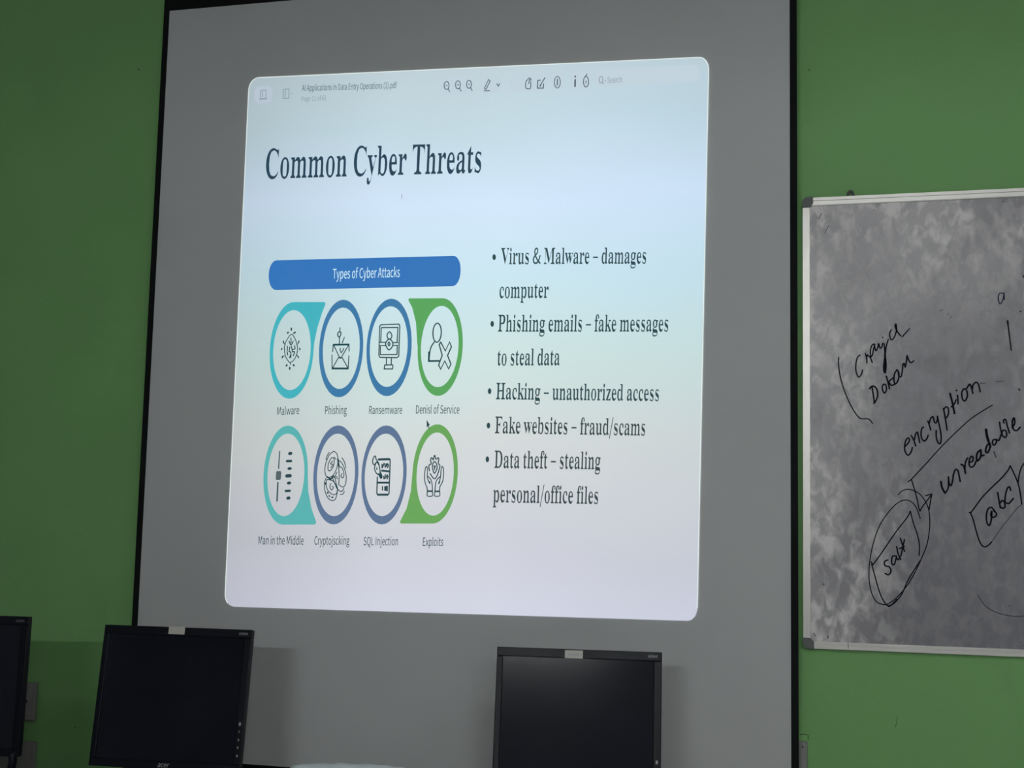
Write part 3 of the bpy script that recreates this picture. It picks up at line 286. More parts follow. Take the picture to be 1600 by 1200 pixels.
def text_polys(s, font, p0, p1, h, slant, plane):
    G = GLYPHS[font]; ch = cap(font); em = ch / 0.72; x = 0; items = []
    for c in s:
        if c == ' ': x += em * (0.24 if font == 'serif' else 0.22); continue
        if c == '–': items.append((x, [[(0.04 * em, 0.25 * em), (0.46 * em, 0.25 * em), (0.46 * em, 0.315 * em), (0.04 * em, 0.315 * em)]])); x += em * 0.5; continue
        if c == '/': items.append((x, [[(0, -0.17 * em), (0.06 * em, -0.17 * em), (0.33 * em, 0.76 * em), (0.27 * em, 0.76 * em)]])); x += em * 0.33; continue
        if c not in G:
            g = GLYPHS['sans'][c]; k = ch / cap('sans'); items.append((x, [[(a * k * 1.1, b * k) for a, b in q] for q in g[1]])); x += g[0] * k * 1.1; continue
        g = G[c]; items.append((x, g[1])); x += g[0]
    lo = min(a + p[0] for a, q in items for pl in q for p in pl); hi = max(a + p[0] for a, q in items for pl in q for p in pl)
    out = []
    for a, q in items:
        for pl in q:
            o = []
            for p in pl:
                u = (a + p[0] - lo) / (hi - lo); v = p[1] / ch
                px = p0[0] + u * (p1[0] - p0[0]) + v * h * slant; py = p0[1] + u * (p1[1] - p0[1]) - v * h
                o.append(plane(px, py))
            out.append(o)
    return out

# ------------------------------------------------------------------ the room
X0, X1, Y0, H = -4.2, 3.2, -6.4, 3.75
def struct(name, bm, m, parent=None): return tag(obj(name, bm, m, parent), kind='structure')
wall = struct('wall_front', box((X0 - .1, 0, 0), (X1 + .1, .12, H)), M['wall'])
struct('wall_left', box((X0 - .12, Y0, 0), (X0, 0, H)), M['wall_pale'])
struct('wall_right', box((X1, Y0, 0), (X1 + .12, 0, H)), M['wall_pale'])
struct('wall_back', box((X0 - .1, Y0 - .12, 0), (X1 + .1, Y0, H)), M['wall_pale'])
struct('floor', box((X0 - .1, Y0 - .1, -.1), (X1 + .1, .1, 0)), M['floor'])
struct('ceiling', box((X0 - .1, Y0 - .1, H), (X1 + .1, .1, H + .1)), M['ceiling'])
bm = bmesh.new()
for P, wd in ([(1402, 1118), (1401, 1128), (1399, 1136)], .0016), ([(216, 108), (218, 109)], .004), ([(1264, 108), (1265, 111)], .003), ([(117, 1136), (118, 1137)], .004), ([(1250, 1147.5), (1258, 1147), (1263, 1149), (1262.5, 1156)], .0022):
    q = [at(x, y, 0) for x, y in P]; ribbon(bm, [(a.x, a.z) for a in q], wd, -0.0008)
o = obj('wall_scratch', bm, mat('scuffed_dark_green', (0.05, 0.11, 0.04, 1), .8, noise=.1), wall)

# tube lamps on the ceiling
for i, (x, y, z, e, where) in enumerate(TUBES):
    t = thing('tube_lamp', 'white tube lamp ' + where, 'lamp', (x, y, z), 0, None)
    obj('lamp_body', box((-.62, -.045, 0), (.62, .045, .05), .006), M['lamp_body'], t)
    bm = bmesh.new(); tube(bm, [(-.58, 0, -.03), (0, 0, -.03), (.58, 0, -.03)], .016, 12)
    m = M['tube'].copy(); m.node_tree.nodes['Principled BSDF'].inputs['Emission Strength'].default_value = e
    obj('tube', bm, m, t, True)
    for s in (-1, 1): obj('lamp_holder', box((s * .6 - .02, -.022, -.052), (s * .6 + .02, .022, .004), .004), M['lamp_body'], t)
    if y > -6:
        bm = bmesh.new()
        for s in (-1, 1):
            v = [Vector((-.62, s * .04, .02)), Vector((-.62, s * .16, -.026)), Vector((-.62, s * .163, -.022)), Vector((-.62, s * .045, .026))]
            prism(bm, v, Vector((1.24, 0, 0)))
        obj('added_shade_hood', bm, M['lamp_body'], t)  # unseen hood added to keep tube light off the upper wall
        for s in (-1, 1):
            bm = bmesh.new(); add_box(bm, (s * .45 - .006, -.006, .048), (s * .45 + .006, .006, H - z)); obj('hanging_rod', bm, M['lamp_body'], t)
    else:
        obj('wall_bracket', box((-.5, Y0 - y, .01), (.5, -.04, .06)), M['lamp_body'], t)

# ------------------------------------------------------------------ projector screen
YS = -0.06
SX0, SX1, SZ0, SZ1 = -2.182, -0.136, 0.91, 3.345
def pl(y): return lambda px, py: (lambda q: (q.x, q.z))(at(px, py, y))
a = at(265, 17, YS); b = at(216, 960, YS); SX0 = (a.x + b.x) / 2; SZ1 = a.z
a = at(1234, 0, YS); b = at(1236, 1200, YS); SX1 = (a.x + b.x) / 2
SZ0 = at(415, 1196, YS).z
BW = at(1246.5, 600, YS).x - SX1
scr = thing('projector_screen', 'tall hanging white projector screen with black border on the green wall', 'projection screen', ((SX0 + SX1) / 2, YS, SZ0))
def world_part(name, bm, m, parent, smooth=False):
    o = obj(name, bm, m, parent, smooth); o.matrix_parent_inverse = parent.matrix_world.inverted(); return o
bpy.context.view_layer.update()
world_part('screen_fabric', box((SX0, YS, SZ0), (SX1, YS + .002, SZ1)), M['fabric'], scr)
bm = bmesh.new()
for aa, bb in (((SX0 - BW, YS - .0008, SZ0 - .04), (SX0, YS + .0024, SZ1 + .16)), ((SX1, YS - .0008, SZ0 - .04), (SX1 + BW, YS + .0024, SZ1 + .16)),
               ((SX0, YS - .0008, SZ1), (SX1, YS + .0024, SZ1 + .16)), ((SX0, YS - .0008, SZ0 - .04), (SX1, YS + .0024, SZ0))):
    add_box(bm, aa, bb)
world_part('black_border', bm, M['black_cloth'], scr)
world_part('weight_bar', box((SX0 - BW - .01, YS - .012, SZ0 - .065), (SX1 + BW + .01, YS + .014, SZ0 - .038), .005), M['black_plastic'], scr)
world_part('roller_case', box((SX0 - .08, YS - .045, SZ1 + .15), (SX1 + .08, YS + .055, SZ1 + .25), .012), M['lamp_body'], scr)

# ------------------------------------------------------------------ the projected picture
YP = YS - .0022
sl = thing('projected_slide', 'bright projected slide about common cyber threats on the hanging screen', 'projected picture', at(720, 960, YP))
bpy.context.view_layer.update()
Lp = [0]
def lay(k): return YP - .0005 * k
def spart(name, bm, m, parent=sl):
    o = obj(name, bm, m, parent); o.matrix_parent_inverse = sl.matrix_world.inverted() if parent is sl else Matrix.Identity(4); return o
def sfill(name, polys, k, m):
    o = fill_curve(name, polys, lay(k), m, sl); o.matrix_parent_inverse = sl.matrix_world.inverted(); return o
P0 = pl(YP)
def rounded(TL, TR, BR, BL, rx, ry, n=8):
    """rounded quadrilateral in pixels"""
    out = []
    def lerp(a, b, t): return (a[0] + (b[0] - a[0]) * t, a[1] + (b[1] - a[1]) * t)
    W_ = math.dist(TL, TR); H_ = math.dist(TL, BL)
    def bl(u, v): return lerp(lerp(TL, TR, u), lerp(BL, BR, u), v)
    ru, rv = rx / W_, ry / H_
    for cu_, cv_, a0 in ((ru, rv, 180), (1 - ru, rv, 270), (1 - ru, 1 - rv, 0), (ru, 1 - rv, 90)):
        for i in range(n + 1):
            t = math.radians(a0 + 90 * i / n); out.append(bl(cu_ + ru * math.cos(t), cv_ + rv * math.sin(t)))
    return out
outl = rounded((389.5, 122), (1107.5, 89), (1089, 970.5), (351, 947.5), 15, 19)
sfill('slide_background', [[P0(*p) for p in outl]], 0, M['slide'])
bm = bmesh.new(); q = [P0(*p) for p in outl]
ribbon(bm, q[31:36] + q[:19], .0026, lay(1)); spart('slide_rim', bm, M['slide_rim'])

def strokes(name, S, wpx, m, k=3, crop=None, sm=True, parent=None):
    """S: list of pixel polylines; crop=(x0,y0,scale) when read off an enlarged view"""
    bm = bmesh.new()
    for s in S:
        wd = wpx
        if isinstance(s[0], (int, float)): wd = s[0]; s = s[1]
        pts = [(crop[0] + x / crop[2], crop[1] + y / crop[2]) for x, y in s] if crop else s
        if sm and len(pts) > 2: pts = [(v.x, v.y) for v in smooth_pts([(x, y, 0) for x, y in pts], 5)]
        ribbon(bm, [P0(*p) for p in pts], wd * PX * 1.15, lay(k))
    return spart(name, bm, m)
PX = (at(721, 600, YP) - at(720, 600, YP)).length
def ell(cx, cy, rx, ry, s=0.0, n=28, a0=0, a1=360):
    return [(cx + rx * math.cos(t) - s * ry * math.sin(t), cy + ry * math.sin(t)) for t in [math.radians(a0 + (a1 - a0) * i / n) for i in range(n + 1)]]
def text(name, s, font, p0, p1, h, m, k=3):
    slant = 0.048 - 0.026 * (p0[0] - 370) / 730
    return sfill(name, text_polys(s, font, p0, p1, h, slant, P0), k, m)

text('title_text', 'Common Cyber Threats', 'serif', (415, 279), (751.5, 269), 46, M['s_title'])
text('toolbar_title', 'AI Applications in Data Entry Operations (1).pdf', 'sans', (472, 142.5), (620, 138), 9.5, M['s_text2'])
text('toolbar_subtitle', 'Page 11 of 61', 'sans', (471.5, 158.5), (510, 156.7), 7.5, M['s_faint'])
# toolbar
for x0, x1, yy in ((398, 426, 135), (690, 741, 121), (750, 784, 119), (797, 853, 116), (863, 880, 113), (892, 924, 112), (932, 1094, 108)):
    dy = -(x1 - x0) * .045
    q = rounded((x0, yy), (x1, yy + dy), (x1 - .8, yy + dy + 27), (x0 - .8, yy + 27), 7, 9, 4)
    sfill('toolbar_button', [[P0(*p) for p in q]], 1, M['pill_left'] if x0 < 400 else M['pill'])
def icon(S, wpx=1.2, m=None, crop=None, sm=True, name='toolbar_icon'): strokes(name, S, wpx, m or M['s_text2'], 3, crop, sm)
icon([[(407.5, 141.5), (416, 141), (415.5, 154), (407, 154.5), (407.5, 141.5)], [(405.5, 155.5), (417.5, 154.8)], [(410.5, 143), (410.3, 152)]], 1.1, M['s_faint'], sm=False)
icon([[(443, 139.8), (452, 139.3), (451.5, 153.5), (442.5, 154), (443, 139.8)], [(446, 141.5), (445.8, 152)], [(455.2, 147), (456.6, 147)]], 1.2, M['s_faint'], sm=False)
for cx, cy in ((698, 133.8), (715.7, 132.8), (733, 132)):
    icon([ell(cx, cy, 3.8, 6.2), [(cx + 2.4, cy + 5), (cx + 5, cy + 10)], [(cx - 1.2, cy), (cx + 1.2, cy)]])
icon([[(757, 138.5), (763.5, 124.5), (766, 127), (759.5, 140), (757, 138.5)], [(756.5, 142.2), (765.5, 142)]], sm=False)
icon([[(776.5, 131), (778.8, 135), (781, 130.8)]], 1.3, sm=False)
icon([[(802.5, 123), (812, 122.5), (811.5, 139.5), (802, 140), (802.5, 123)]], 1.0, M['pill'], sm=False)
icon([[(822.5, 126), (821.5, 132), (822.3, 138), (828.5, 138.6), (829.5, 132), (829.3, 128)], [(822.5, 126), (826, 124.5)], [(826, 131), (828.5, 122.5), (825, 123)], [(828.5, 122.5), (830.5, 126)]])
icon([[(845, 125.5), (840.5, 126), (839.8, 138), (849, 138), (849.6, 131)], [(844, 134), (851.8, 121.5)], [(843.6, 135.4), (845.4, 133.4)]], 1.4, sm=False)
icon([ell(871, 128.7, 4.6, 9), (1.5, [(871.1, 124), (870.9, 133.5)])], 1.1)
icon([(2.2, [(898.8, 124.5), (898.6, 135.5)]), (2.2, [(898.9, 119), (898.9, 120.6)])], sm=False)
icon([ell(915.8, 128, 4, 8.2), [(914.5, 120), (917.5, 116)], [(915.8, 126.5), (915.8, 130)]], 1.2)
icon([ell(939.2, 124.8, 3, 5.2), [(941, 128.5), (943.5, 131.5)], [(945.2, 126.5), (947, 126.4)]], 1.0, M['s_faint'])
text('search_text', 'Search', 'sans', (949, 130), (972, 129), 9, M['s_faint'])

# banner
q = rounded((420.5, 407), (720.5, 399.5), (719, 447), (419.5, 453.5), 12, 22, 8)
sfill('banner', [[P0(*p) for p in q]], 1, M['s_blue'])
BAN = C.objects['banner']
BT = text('banner_text', 'Types of Cyber Attacks', 'sans', (520, 435.8), (624.7, 433), 15.5, M['s_white'])

def sub(o, part, label=None):
    o.parent = part; o.matrix_parent_inverse = Matrix.Identity(4)
    if label: o['label'] = label
    return o
sub(BT, BAN, 'white lettering on the blue banner')

# rings
RINGS = []
SL = .048
def ring(outer, inner, m, tip=None):
    def E(l, r, t, b, n=40, a0=0, a1=360): return ell((l + r) / 2, (t + b) / 2, (r - l) / 2, (b - t) / 2, SL, n, a0, a1)
    l, r, t, b = outer
    if tip is None: o = E(*outer)[:-1]
    elif tip[0] == 'TR': o = E(*outer, 40, 0, 270) + tip[1]
    elif tip[0] == 'TL': o = E(*outer, 40, -90, 180) + tip[1]
    elif tip[0] == 'BR': o = E(*outer, 40, 90, 360) + tip[1]
    elif tip[0] == 'BL': o = E(*outer, 40, 180, 450) + tip[1]
    i = E(*inner)[:-1]
    RINGS.append(sfill('icon_ring', [[P0(*p) for p in o], [P0(*p) for p in i]], 1, m))
    RINGS[-1]['label'] = m.name.split('_', 1)[1].replace('_', ' ') + (' with a pointed corner' if tip else '')
ring((421.5, 490, 472, 623), (427, 485.5, 484.6, 609.6), M['s_teal'], ('TR', [(507, 472), (509, 474.5), (503.6, 488), (495.8, 512.8), (491.5, 533)]))
ring((498.7, 567.5, 468.3, 620.8), (504.6, 562, 480.6, 607.8), M['s_ring'])
ring((572.8, 643.2, 466.7, 619), (578, 637, 478.6, 604.6), M['s_ring'])
ring((652.8, 723, 466, 618.6), (657.8, 716.5, 477.9, 605), M['s_green'], ('TL', [(652, 535), (650, 503.8), (644.3, 481), (638, 468.6), (639.5, 466.2)]))
ring((411.8, 481, 665, 819.8), (418, 475.5, 677.5, 806.5), M['s_teal2'], ('BR', [(481.8, 767.6), (486.8, 794.6), (494.2, 816), (492.5, 819.6)]))
ring((489.7, 560, 664.7, 819.4), (495.3, 554.6, 677.5, 806.5), M['s_ring2'])
ring((564.9, 635.4, 664.7, 819.4), (570, 630, 677.5, 806.5), M['s_ring2'])
ring((644.4, 715.3, 663, 818), (651, 709, 675.7, 805.8), M['s_green2'], ('BL', [(626.5, 818), (624.8, 815.5), (635.4, 794.6), (642, 767.6)]))

# icons inside the rings
T = M['s_text']
def ic(name, S, wpx, crop, sm=True):
    o = strokes(name, S, wpx, T, 3, crop, sm); k = {'virus': 0, 'envelope': 1, 'fish': 1, 'monitor': 2, 'padlock': 2, 'person': 3, 'cross': 3, 'slider': 4, 'coins': 5, 'code': 6, 'wrench': 6, 'cupped': 7, 'gear': 7}[name.split('_')[0]]
    sub(o, RINGS[k])
c = (420, 480, 10)
spk = []
for (x, y, dx, dy) in ((355, 345, 0, 28), (302, 400, -10, 14), (405, 400, 22, -16), (232, 545, -4, -30), (470, 545, 8, -30), (205, 655, -8, 22), (487, 655, 6, 22), (216, 780, -6, 26), (463, 780, 8, 18), (282, 910, -10, 16), (392, 908, 10, 16), (330, 955, 0, 26)):
    spk.append((2.4 if abs(dx) > 9 or dx == 0 else 1.8, [(x - dx * .6, y - dy * .6), (x + dx * .6, y + dy * .6)]))
ic('virus_icon', [[(355, 425), (300, 490), (255, 580), (248, 680), (265, 770), (300, 830), (335, 865), (390, 830), (430, 760), (452, 670), (440, 570), (400, 470), (355, 425)],
    [(340, 860), (340, 900)], [(240, 560), (262, 585)], [(452, 570), (440, 590)], [(245, 760), (222, 770)], [(440, 750), (462, 770)]] + spk
   + [(1.5, s) for s in ([(350, 480), (350, 560)], [(318, 530), (350, 590), (385, 530)], [(295, 610), (290, 690)], [(330, 620), (320, 700)], [(355, 610), (372, 690)], [(405, 600), (412, 650), (380, 660)], [(290, 700), (300, 750)], [(330, 690), (350, 730), (325, 790)], [(370, 700), (405, 700), (385, 760)], [(350, 740), (345, 795)])], 1.2, c)
c = (500, 480, 10)
ic('envelope_icon', [[(200, 700), (208, 590), (455, 580), (458, 690)], [(190, 745), (192, 965), (442, 965), (455, 760)], (2.4, [(210, 588), (455, 584)]),
    [(220, 600), (300, 770), (320, 800), (345, 770), (445, 600)], [(200, 950), (290, 790), (350, 790), (438, 950)], (2.0, [(195, 955), (440, 955)]),
    [(305, 570), (308, 470)], [(313, 320), (314, 385)], [(350, 560), (385, 470)], [(320, 640), (318, 680), (335, 715), (365, 670), (375, 640)]], 1.35, c, False)
ic('fish_hook_icon', [[(300, 470), (278, 425), (300, 385), (330, 400), (322, 445), (300, 470)]], 1.6, c)
ic('monitor_icon', [[(955, 275), (1235, 265), (1250, 300), (1232, 770), (1205, 790), (940, 785), (922, 750), (935, 300), (955, 275)],
    [(960, 320), (1220, 318), (1208, 540)], [(960, 320), (952, 540)], [(945, 615), (945, 742), (1205, 740), (1210, 610)],
    (1.4, [(935, 550), (1040, 550)]), (1.4, [(935, 600), (1030, 600)]), (1.4, [(1140, 555), (1225, 552)]), (1.4, [(1140, 600), (1220, 598)]),
    [(1040, 800), (1040, 895)], [(1118, 800), (1115, 895)], [(1012, 905), (1135, 900), (1142, 930), (1135, 965), (1005, 965), (1012, 905)]], 1.5, c, False)
ic('padlock_icon', [[(1058, 480), (1052, 430), (1088, 385), (1122, 430), (1118, 480), (1085, 500), (1058, 480)], [(1085, 500), (1035, 545), (1032, 600), (1080, 668), (1135, 610), (1135, 545), (1085, 500)], [(1078, 545), (1065, 575), (1080, 605), (1096, 575), (1078, 545)]], 1.6, c)
c = (650, 480, 10)
ic('person_icon', [ell(332, 400, 65, 148, .03), [(288, 545), (240, 620), (215, 720), (205, 850)], (2.2, [(205, 700), (202, 848)]), (2.4, [(203, 842), (365, 840)])], 1.7, c)
ic('cross_icon', [[(390, 545), (365, 585), (412, 755), (355, 905), (388, 968), (452, 840), (512, 965), (548, 890), (495, 755), (556, 620), (527, 545), (460, 685), (390, 545)]], 1.7, c, False)
c = (410, 650, 6.316)
ic('slider_icon', [(1.5, [(172, 348), (162, 520)]), (2.0, [(155, 655), (146, 840)]), (4.4, [(266, 372), (288, 368)]), (3.4, [(241, 446), (289, 444)]), (3.6, [(257, 520), (284, 518)]),
    (4.6, [(236, 592), (282, 590)]), (3.8, [(252, 663), (277, 660)]), (3.2, [(228, 740), (276, 738)]), (4.2, [(247, 812), (270, 808)])], 2, c, False)
q = rounded((431.8, 736), (440, 736), (439, 750), (431, 750), 2, 2.5, 3); SK = sfill('slider_knob', [[P0(*p) for p in q]], 3, M['s_knob'])
sub(SK, RINGS[4])
c = (490, 690, 10.91)
ic('coins_icon', [[(340, 170), (270, 230), (215, 360), (195, 480), (215, 585), (270, 610), (340, 570), (395, 460), (418, 340), (405, 220), (360, 172), (340, 170)],
    [(300, 290), (255, 380), (250, 480), (290, 495), (340, 420), (355, 310), (330, 275), (300, 290)], [(330, 330), (290, 380), (330, 390), (295, 450)], [(350, 265), (385, 300)],
    [(270, 180), (235, 240), (212, 310)], [(430, 320), (480, 360), (530, 460), (560, 600), (545, 730), (500, 775), (440, 740)], [(485, 275), (530, 350), (552, 450)],
    [(440, 430), (480, 440), (510, 500), (520, 570), (500, 620), (470, 590), (490, 540)], [(430, 400), (440, 600), (430, 740)], [(215, 620), (190, 700), (195, 830), (240, 950), (310, 1005), (370, 985), (400, 900), (405, 830)],
    [(225, 660), (220, 760), (260, 850), (340, 905), (395, 880), (410, 810), (370, 720), (320, 665), (250, 650), (225, 660)], [(300, 710), (280, 770), (310, 825), (340, 780), (315, 760)],
    [(370, 600), (380, 680), (400, 760), (430, 830), (490, 845), (520, 790)], [(455, 900), (500, 895), (530, 850)], [(400, 520), (360, 620)], [(395, 590), (410, 640)], [(330, 630), (400, 800)], (2.2, [(232, 600), (290, 640)]), (2.2, [(280, 650), (350, 590)]),
    (2.0, [(240, 860), (248, 885)]), (2.0, [(265, 920), (280, 935)]), (2.0, [(310, 950), (335, 950)]), (2.0, [(205, 700), (208, 730)]), (2.2, [(415, 290), (435, 420)])], 1.2, c)
c = (565, 690, 10.91)
ic('code_list_icon', [(3.0, [(290, 305), (480, 300)]), [(480, 300), (490, 330), (470, 880), (450, 910)], (2.8, [(450, 905), (275, 905)]), [(275, 905), (262, 880), (272, 600)], (2.6, [(345, 495), (480, 510)]), (2.6, [(275, 700), (465, 700)]),
    [(352, 385), (352, 450)], [(385, 370), (360, 440)], [(395, 375), (405, 445), (425, 375)], [(445, 375), (430, 410), (445, 445), (462, 410), (445, 375)],
    [(380, 590), (385, 640)], [(405, 560), (405, 630)], [(440, 565), (425, 600), (440, 635), (455, 600), (440, 565)], (1.8, [(360, 765), (360, 830)]), (1.8, [(400, 765), (400, 835)]), [(420, 765), (440, 765), (440, 835), (418, 830), (420, 765)]], 1.7, c, False)
ic('wrench_icon', [[(235, 245), (200, 290), (192, 360), (215, 395), (245, 365), (270, 335), (250, 300), (235, 245)], [(235, 400), (225, 470), (260, 545), (310, 560), (315, 470), (285, 370), (250, 360), (235, 400)], [(290, 545), (330, 625), (350, 590), (320, 510)], (2.4, [(315, 560), (335, 610)]), [(265, 440), (262, 480)], (2, [(275, 340), (300, 400)])], 1.5, c)
c = (640, 690, 10.91)
ic('cupped_hands_icon', [[(305, 850), (300, 790), (265, 690), (258, 580), (270, 460), (290, 425), (308, 470), (305, 590), (315, 650), (350, 720)], [(310, 590), (360, 640), (385, 720), (392, 850)], (2.0, [(330, 680), (350, 705)]),
    [(512, 850), (520, 770), (565, 680), (580, 570), (580, 470), (560, 425), (540, 480), (530, 600), (500, 720)], [(530, 590), (470, 650), (445, 720), (435, 850)], (2.0, [(515, 680), (498, 715)]),
    (2.2, [(305, 845), (390, 845)]), [(305, 850), (305, 925), (390, 925), (392, 850)], (2.2, [(435, 848), (515, 848)]), [(432, 850), (430, 925), (512, 925), (515, 850)]], 1.3, c)
ic('gear_icon', [[(345, 500), (330, 440), (340, 395), (370, 380), (360, 310), (380, 275), (405, 310), (420, 250), (435, 240), (450, 300), (490, 275), (500, 310), (492, 370), (520, 410), (510, 460), (480, 560), (425, 635), (350, 545)],
    [(428, 340), (395, 390), (395, 460), (425, 540), (470, 460), (465, 390), (428, 340)], [(415, 410), (430, 440), (445, 410)], [(430, 440), (428, 480)]], 1.5, c)

for nm, s, a_, b_, h_ in (('Malware', 'Malware', (433.2, 648.7), (467.6, 647), 12.5), ('p', 'Phishing', (508, 647.3), (542, 646.8), 12.5), ('r', 'Ransemware', (576.8, 647), (628.5, 646.7), 12.5),
    ('d', 'Denisl of Service', (650, 646.3), (717.8, 646.3), 13), ('m', 'Man in the Middle', (404, 850.6), (474.4, 851), 13), ('c', 'Cryptojscking', (491.3, 851), (546, 851), 13), ('s', 'SQL Injection', (568.2, 852), (621.8, 852), 13), ('e', 'Exploits', (660.7, 853), (692.6, 853), 13)):
    text('icon_caption', s, 'sans', a_, b_, h_, M['s_text'])
for s, a_, b_, h_, bul in (('Virus & Malware – damages', (782.5, 412.7), (1009.4, 411.6), 25, (772.3, 401.9)), ('computer', (780.4, 465.6), (856.9, 465.2), 25, None),
    ('Phishing emails – fake messages', (778.2, 517.9), (1043.9, 517.7), 26, (769.3, 506.2)), ('to steal data', (777.2, 570.8), (874.3, 570.4), 26, None),
    ('Hacking – unauthorized access', (775, 623.6), (1029.4, 626.3), 25.5, (765.2, 611.2)), ('Fake websites – fraud/scams', (773.4, 676.7), (1007.8, 680.3), 26, (763.4, 665)),
    ('Data theft – stealing', (772.3, 730.9), (938, 733), 27, (761.7, 717.7)), ('personal/office files', (770.4, 784.4), (934.4, 787.2), 27, None)):
    text('bullet_text', s, 'serif', a_, b_, h_, M['s_text'] if a_[1] < 650 else M['s_text3'])
    if bul: sfill('bullet_dot', [[P0(*p) for p in ell(bul[0], bul[1], 2.7, 4.6)[:-1]]], 3, M['s_text'])
sfill('mouse_pointer', [[P0(*p) for p in ((667, 656), (667, 668.5), (668.9, 666), (670.3, 670.5), (671.4, 669.7), (670, 665), (672, 664.5))]], 4, M['s_text'])
strokes('slide_speck', [[(628, 303.5), (628, 311)]], .8, M['s_faint'], 3)

# ------------------------------------------------------------------ whiteboard
YB = -0.022
TL = at(1254, 309, YB); BL = at(1255, 1013, YB); TRd = (at(1600, 293, YB) - TL).normalized(); BRd = (at(1600, 1027, YB) - BL).normalized()
WBW = 1.83
TR = TL + TRd * WBW; BR = BL + BRd * WBW
wb = thing('whiteboard', 'smeared whiteboard with black marker writing in an aluminium frame', 'whiteboard', (TL + BL + TR + BR) / 4 - Vector((0, 0, .65)))
wb.location.y = 0
bpy.context.view_layer.update()
def wbp(name, bm, m, smooth=False):
    o = obj(name, bm, m, wb, smooth); o.matrix_parent_inverse = wb.matrix_world.inverted(); return o
def bq(u, v):      # u along the width in metres, v down in metres
    H_ = (TL - BL).length; t = v / H_
    a_ = TL + (TR - TL) * (u / WBW); b_ = BL + (BR - BL) * (u / WBW); return a_ + (b_ - a_) * t
HB = (TL - BL).length
def slab(u0, v0, u1, v1, y0, y1, bm):
    q = [bq(u0, v0), bq(u1, v0), bq(u1, v1), bq(u0, v1)]
    prism(bm, [Vector((p.x, y0, p.z)) for p in q], Vector((0, y1 - y0, 0)))
FT = .0245
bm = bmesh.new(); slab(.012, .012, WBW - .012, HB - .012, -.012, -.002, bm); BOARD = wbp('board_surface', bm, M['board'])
def frame_bar(u0, v0, u1, v1, horiz):
    bm = bmesh.new(); slab(u0, v0, u1, v1, YB + .004, -.002, bm)
    if horiz:
        h = v1 - v0; slab(u0, v0 + h * .08, u1, v0 + h * .42, YB, YB + .005, bm); slab(u0, v0 + h * .62, u1, v0 + h * .95, YB + .001, YB + .005, bm)
    else:
        h = u1 - u0; slab(u0 + h * .08, v0, u0 + h * .42, v1, YB, YB + .005, bm); slab(u0 + h * .62, v0, u0 + h * .95, v1, YB + .001, YB + .005, bm)
    return bm
wbp('frame_rail', frame_bar(.02, 0, WBW - .02, FT, True), M['alu'])
wbp('frame_rail', frame_bar(.02, HB - .020, WBW - .02, HB, True), M['alu'])
wbp('frame_rail', frame_bar(0, .02, .020, HB - .02, False), M['alu'])
wbp('frame_rail', frame_bar(WBW - .020, .02, WBW, HB - .02, False), M['alu'])
def corner_cap(su, sv):
    R_ = .030; pts = []
    ou = 0 if su > 0 else WBW; ov = 0 if sv > 0 else HB
    for i in range(7):
        t = math.radians(90 * i / 6); pts.append((.017 - .017 * math.cos(t) - .001, .017 - .017 * math.sin(t) - .001))
    pts += [(R_, -.001), (R_, .019), (.019, R_), (-.001, R_)]
    q = [bq(ou + su * a_, ov + sv * b_) for a_, b_ in pts]
    bm = bmesh.new(); prism(bm, [Vector((p.x, YB - .004, p.z)) for p in q], Vector((0, -YB + .002, 0))); return bm
for su in (1, -1):
    for sv in (1, -1): wbp('corner_cap', corner_cap(su, sv), M['cap'])
a = at(1329, 300, -.008); bm = bmesh.new()
tube(bm, [(a.x - .008, -.01, a.z - .022), (a.x - .0065, -.01, a.z - .004), (a.x, -.01, a.z + .002), (a.x + .0065, -.01, a.z - .004), (a.x + .008, -.01, a.z - .022)], .0036)
wbp('hanging_loop', bm, M['cap'], True)
bm = bmesh.new()
for px in (1326,): slab(at(px, 1003, YB).x - TL.x, HB - .019, at(px, 1003, YB).x - TL.x + .0015, HB - .004, YB - .0008, YB, bm)
wbp('rail_joint', bm, M['hole'])

YI = -.0126
PB = pl(YI)
PXB = (at(1401, 600, YI) - at(1400, 600, YI)).length
def write(name, S, wpx, crop=None, m=None, sm=True):
    bm = bmesh.new(); k = 0
    for s in S:
        wd = wpx
        if isinstance(s[0], (int, float)): wd = s[0]; s = s[1]
        pts = [(crop[0] + x / crop[2], crop[1] + y / crop[2]) for x, y in s] if crop else s
        if sm and len(pts) > 2: pts = [(v.x, v.y) for v in smooth_pts([(x, y, 0) for x, y in pts], 5)]
        k += 1; ribbon(bm, [PB(*p) for p in pts], wd * PXB * 1.32, YI - .00003 * k)
    return sub(wbp(name, bm, m or M['ink']), BOARD)
c = (1320, 490, 7.5)
write('handwritten_word', [[(182, 485), (150, 510), (132, 580), (130, 660), (145, 720), (165, 745), (195, 710), (208, 660)],
    [(240, 465), (255, 520), (258, 580)], [(258, 580), (262, 490), (300, 520), (322, 575)], [(262, 480), (300, 510), (325, 480), (335, 420), (350, 360), (320, 370), (300, 430), (302, 500)],
    [(345, 360), (362, 435), (385, 400), (395, 350)], [(398, 350), (410, 400), (430, 395), (445, 345)], [(443, 275), (447, 285)],
    [(460, 350), (468, 440), (468, 560), (475, 695)], [(510, 300), (485, 390), (468, 520), (455, 620), (460, 680), (475, 690), (485, 600), (475, 500), (465, 420)],
    [(545, 185), (525, 240), (540, 305), (575, 285), (605, 200), (600, 125), (590, 150), (615, 210), (655, 260)], [(672, 272), (715, 225), (760, 175)]], 1.7, c)
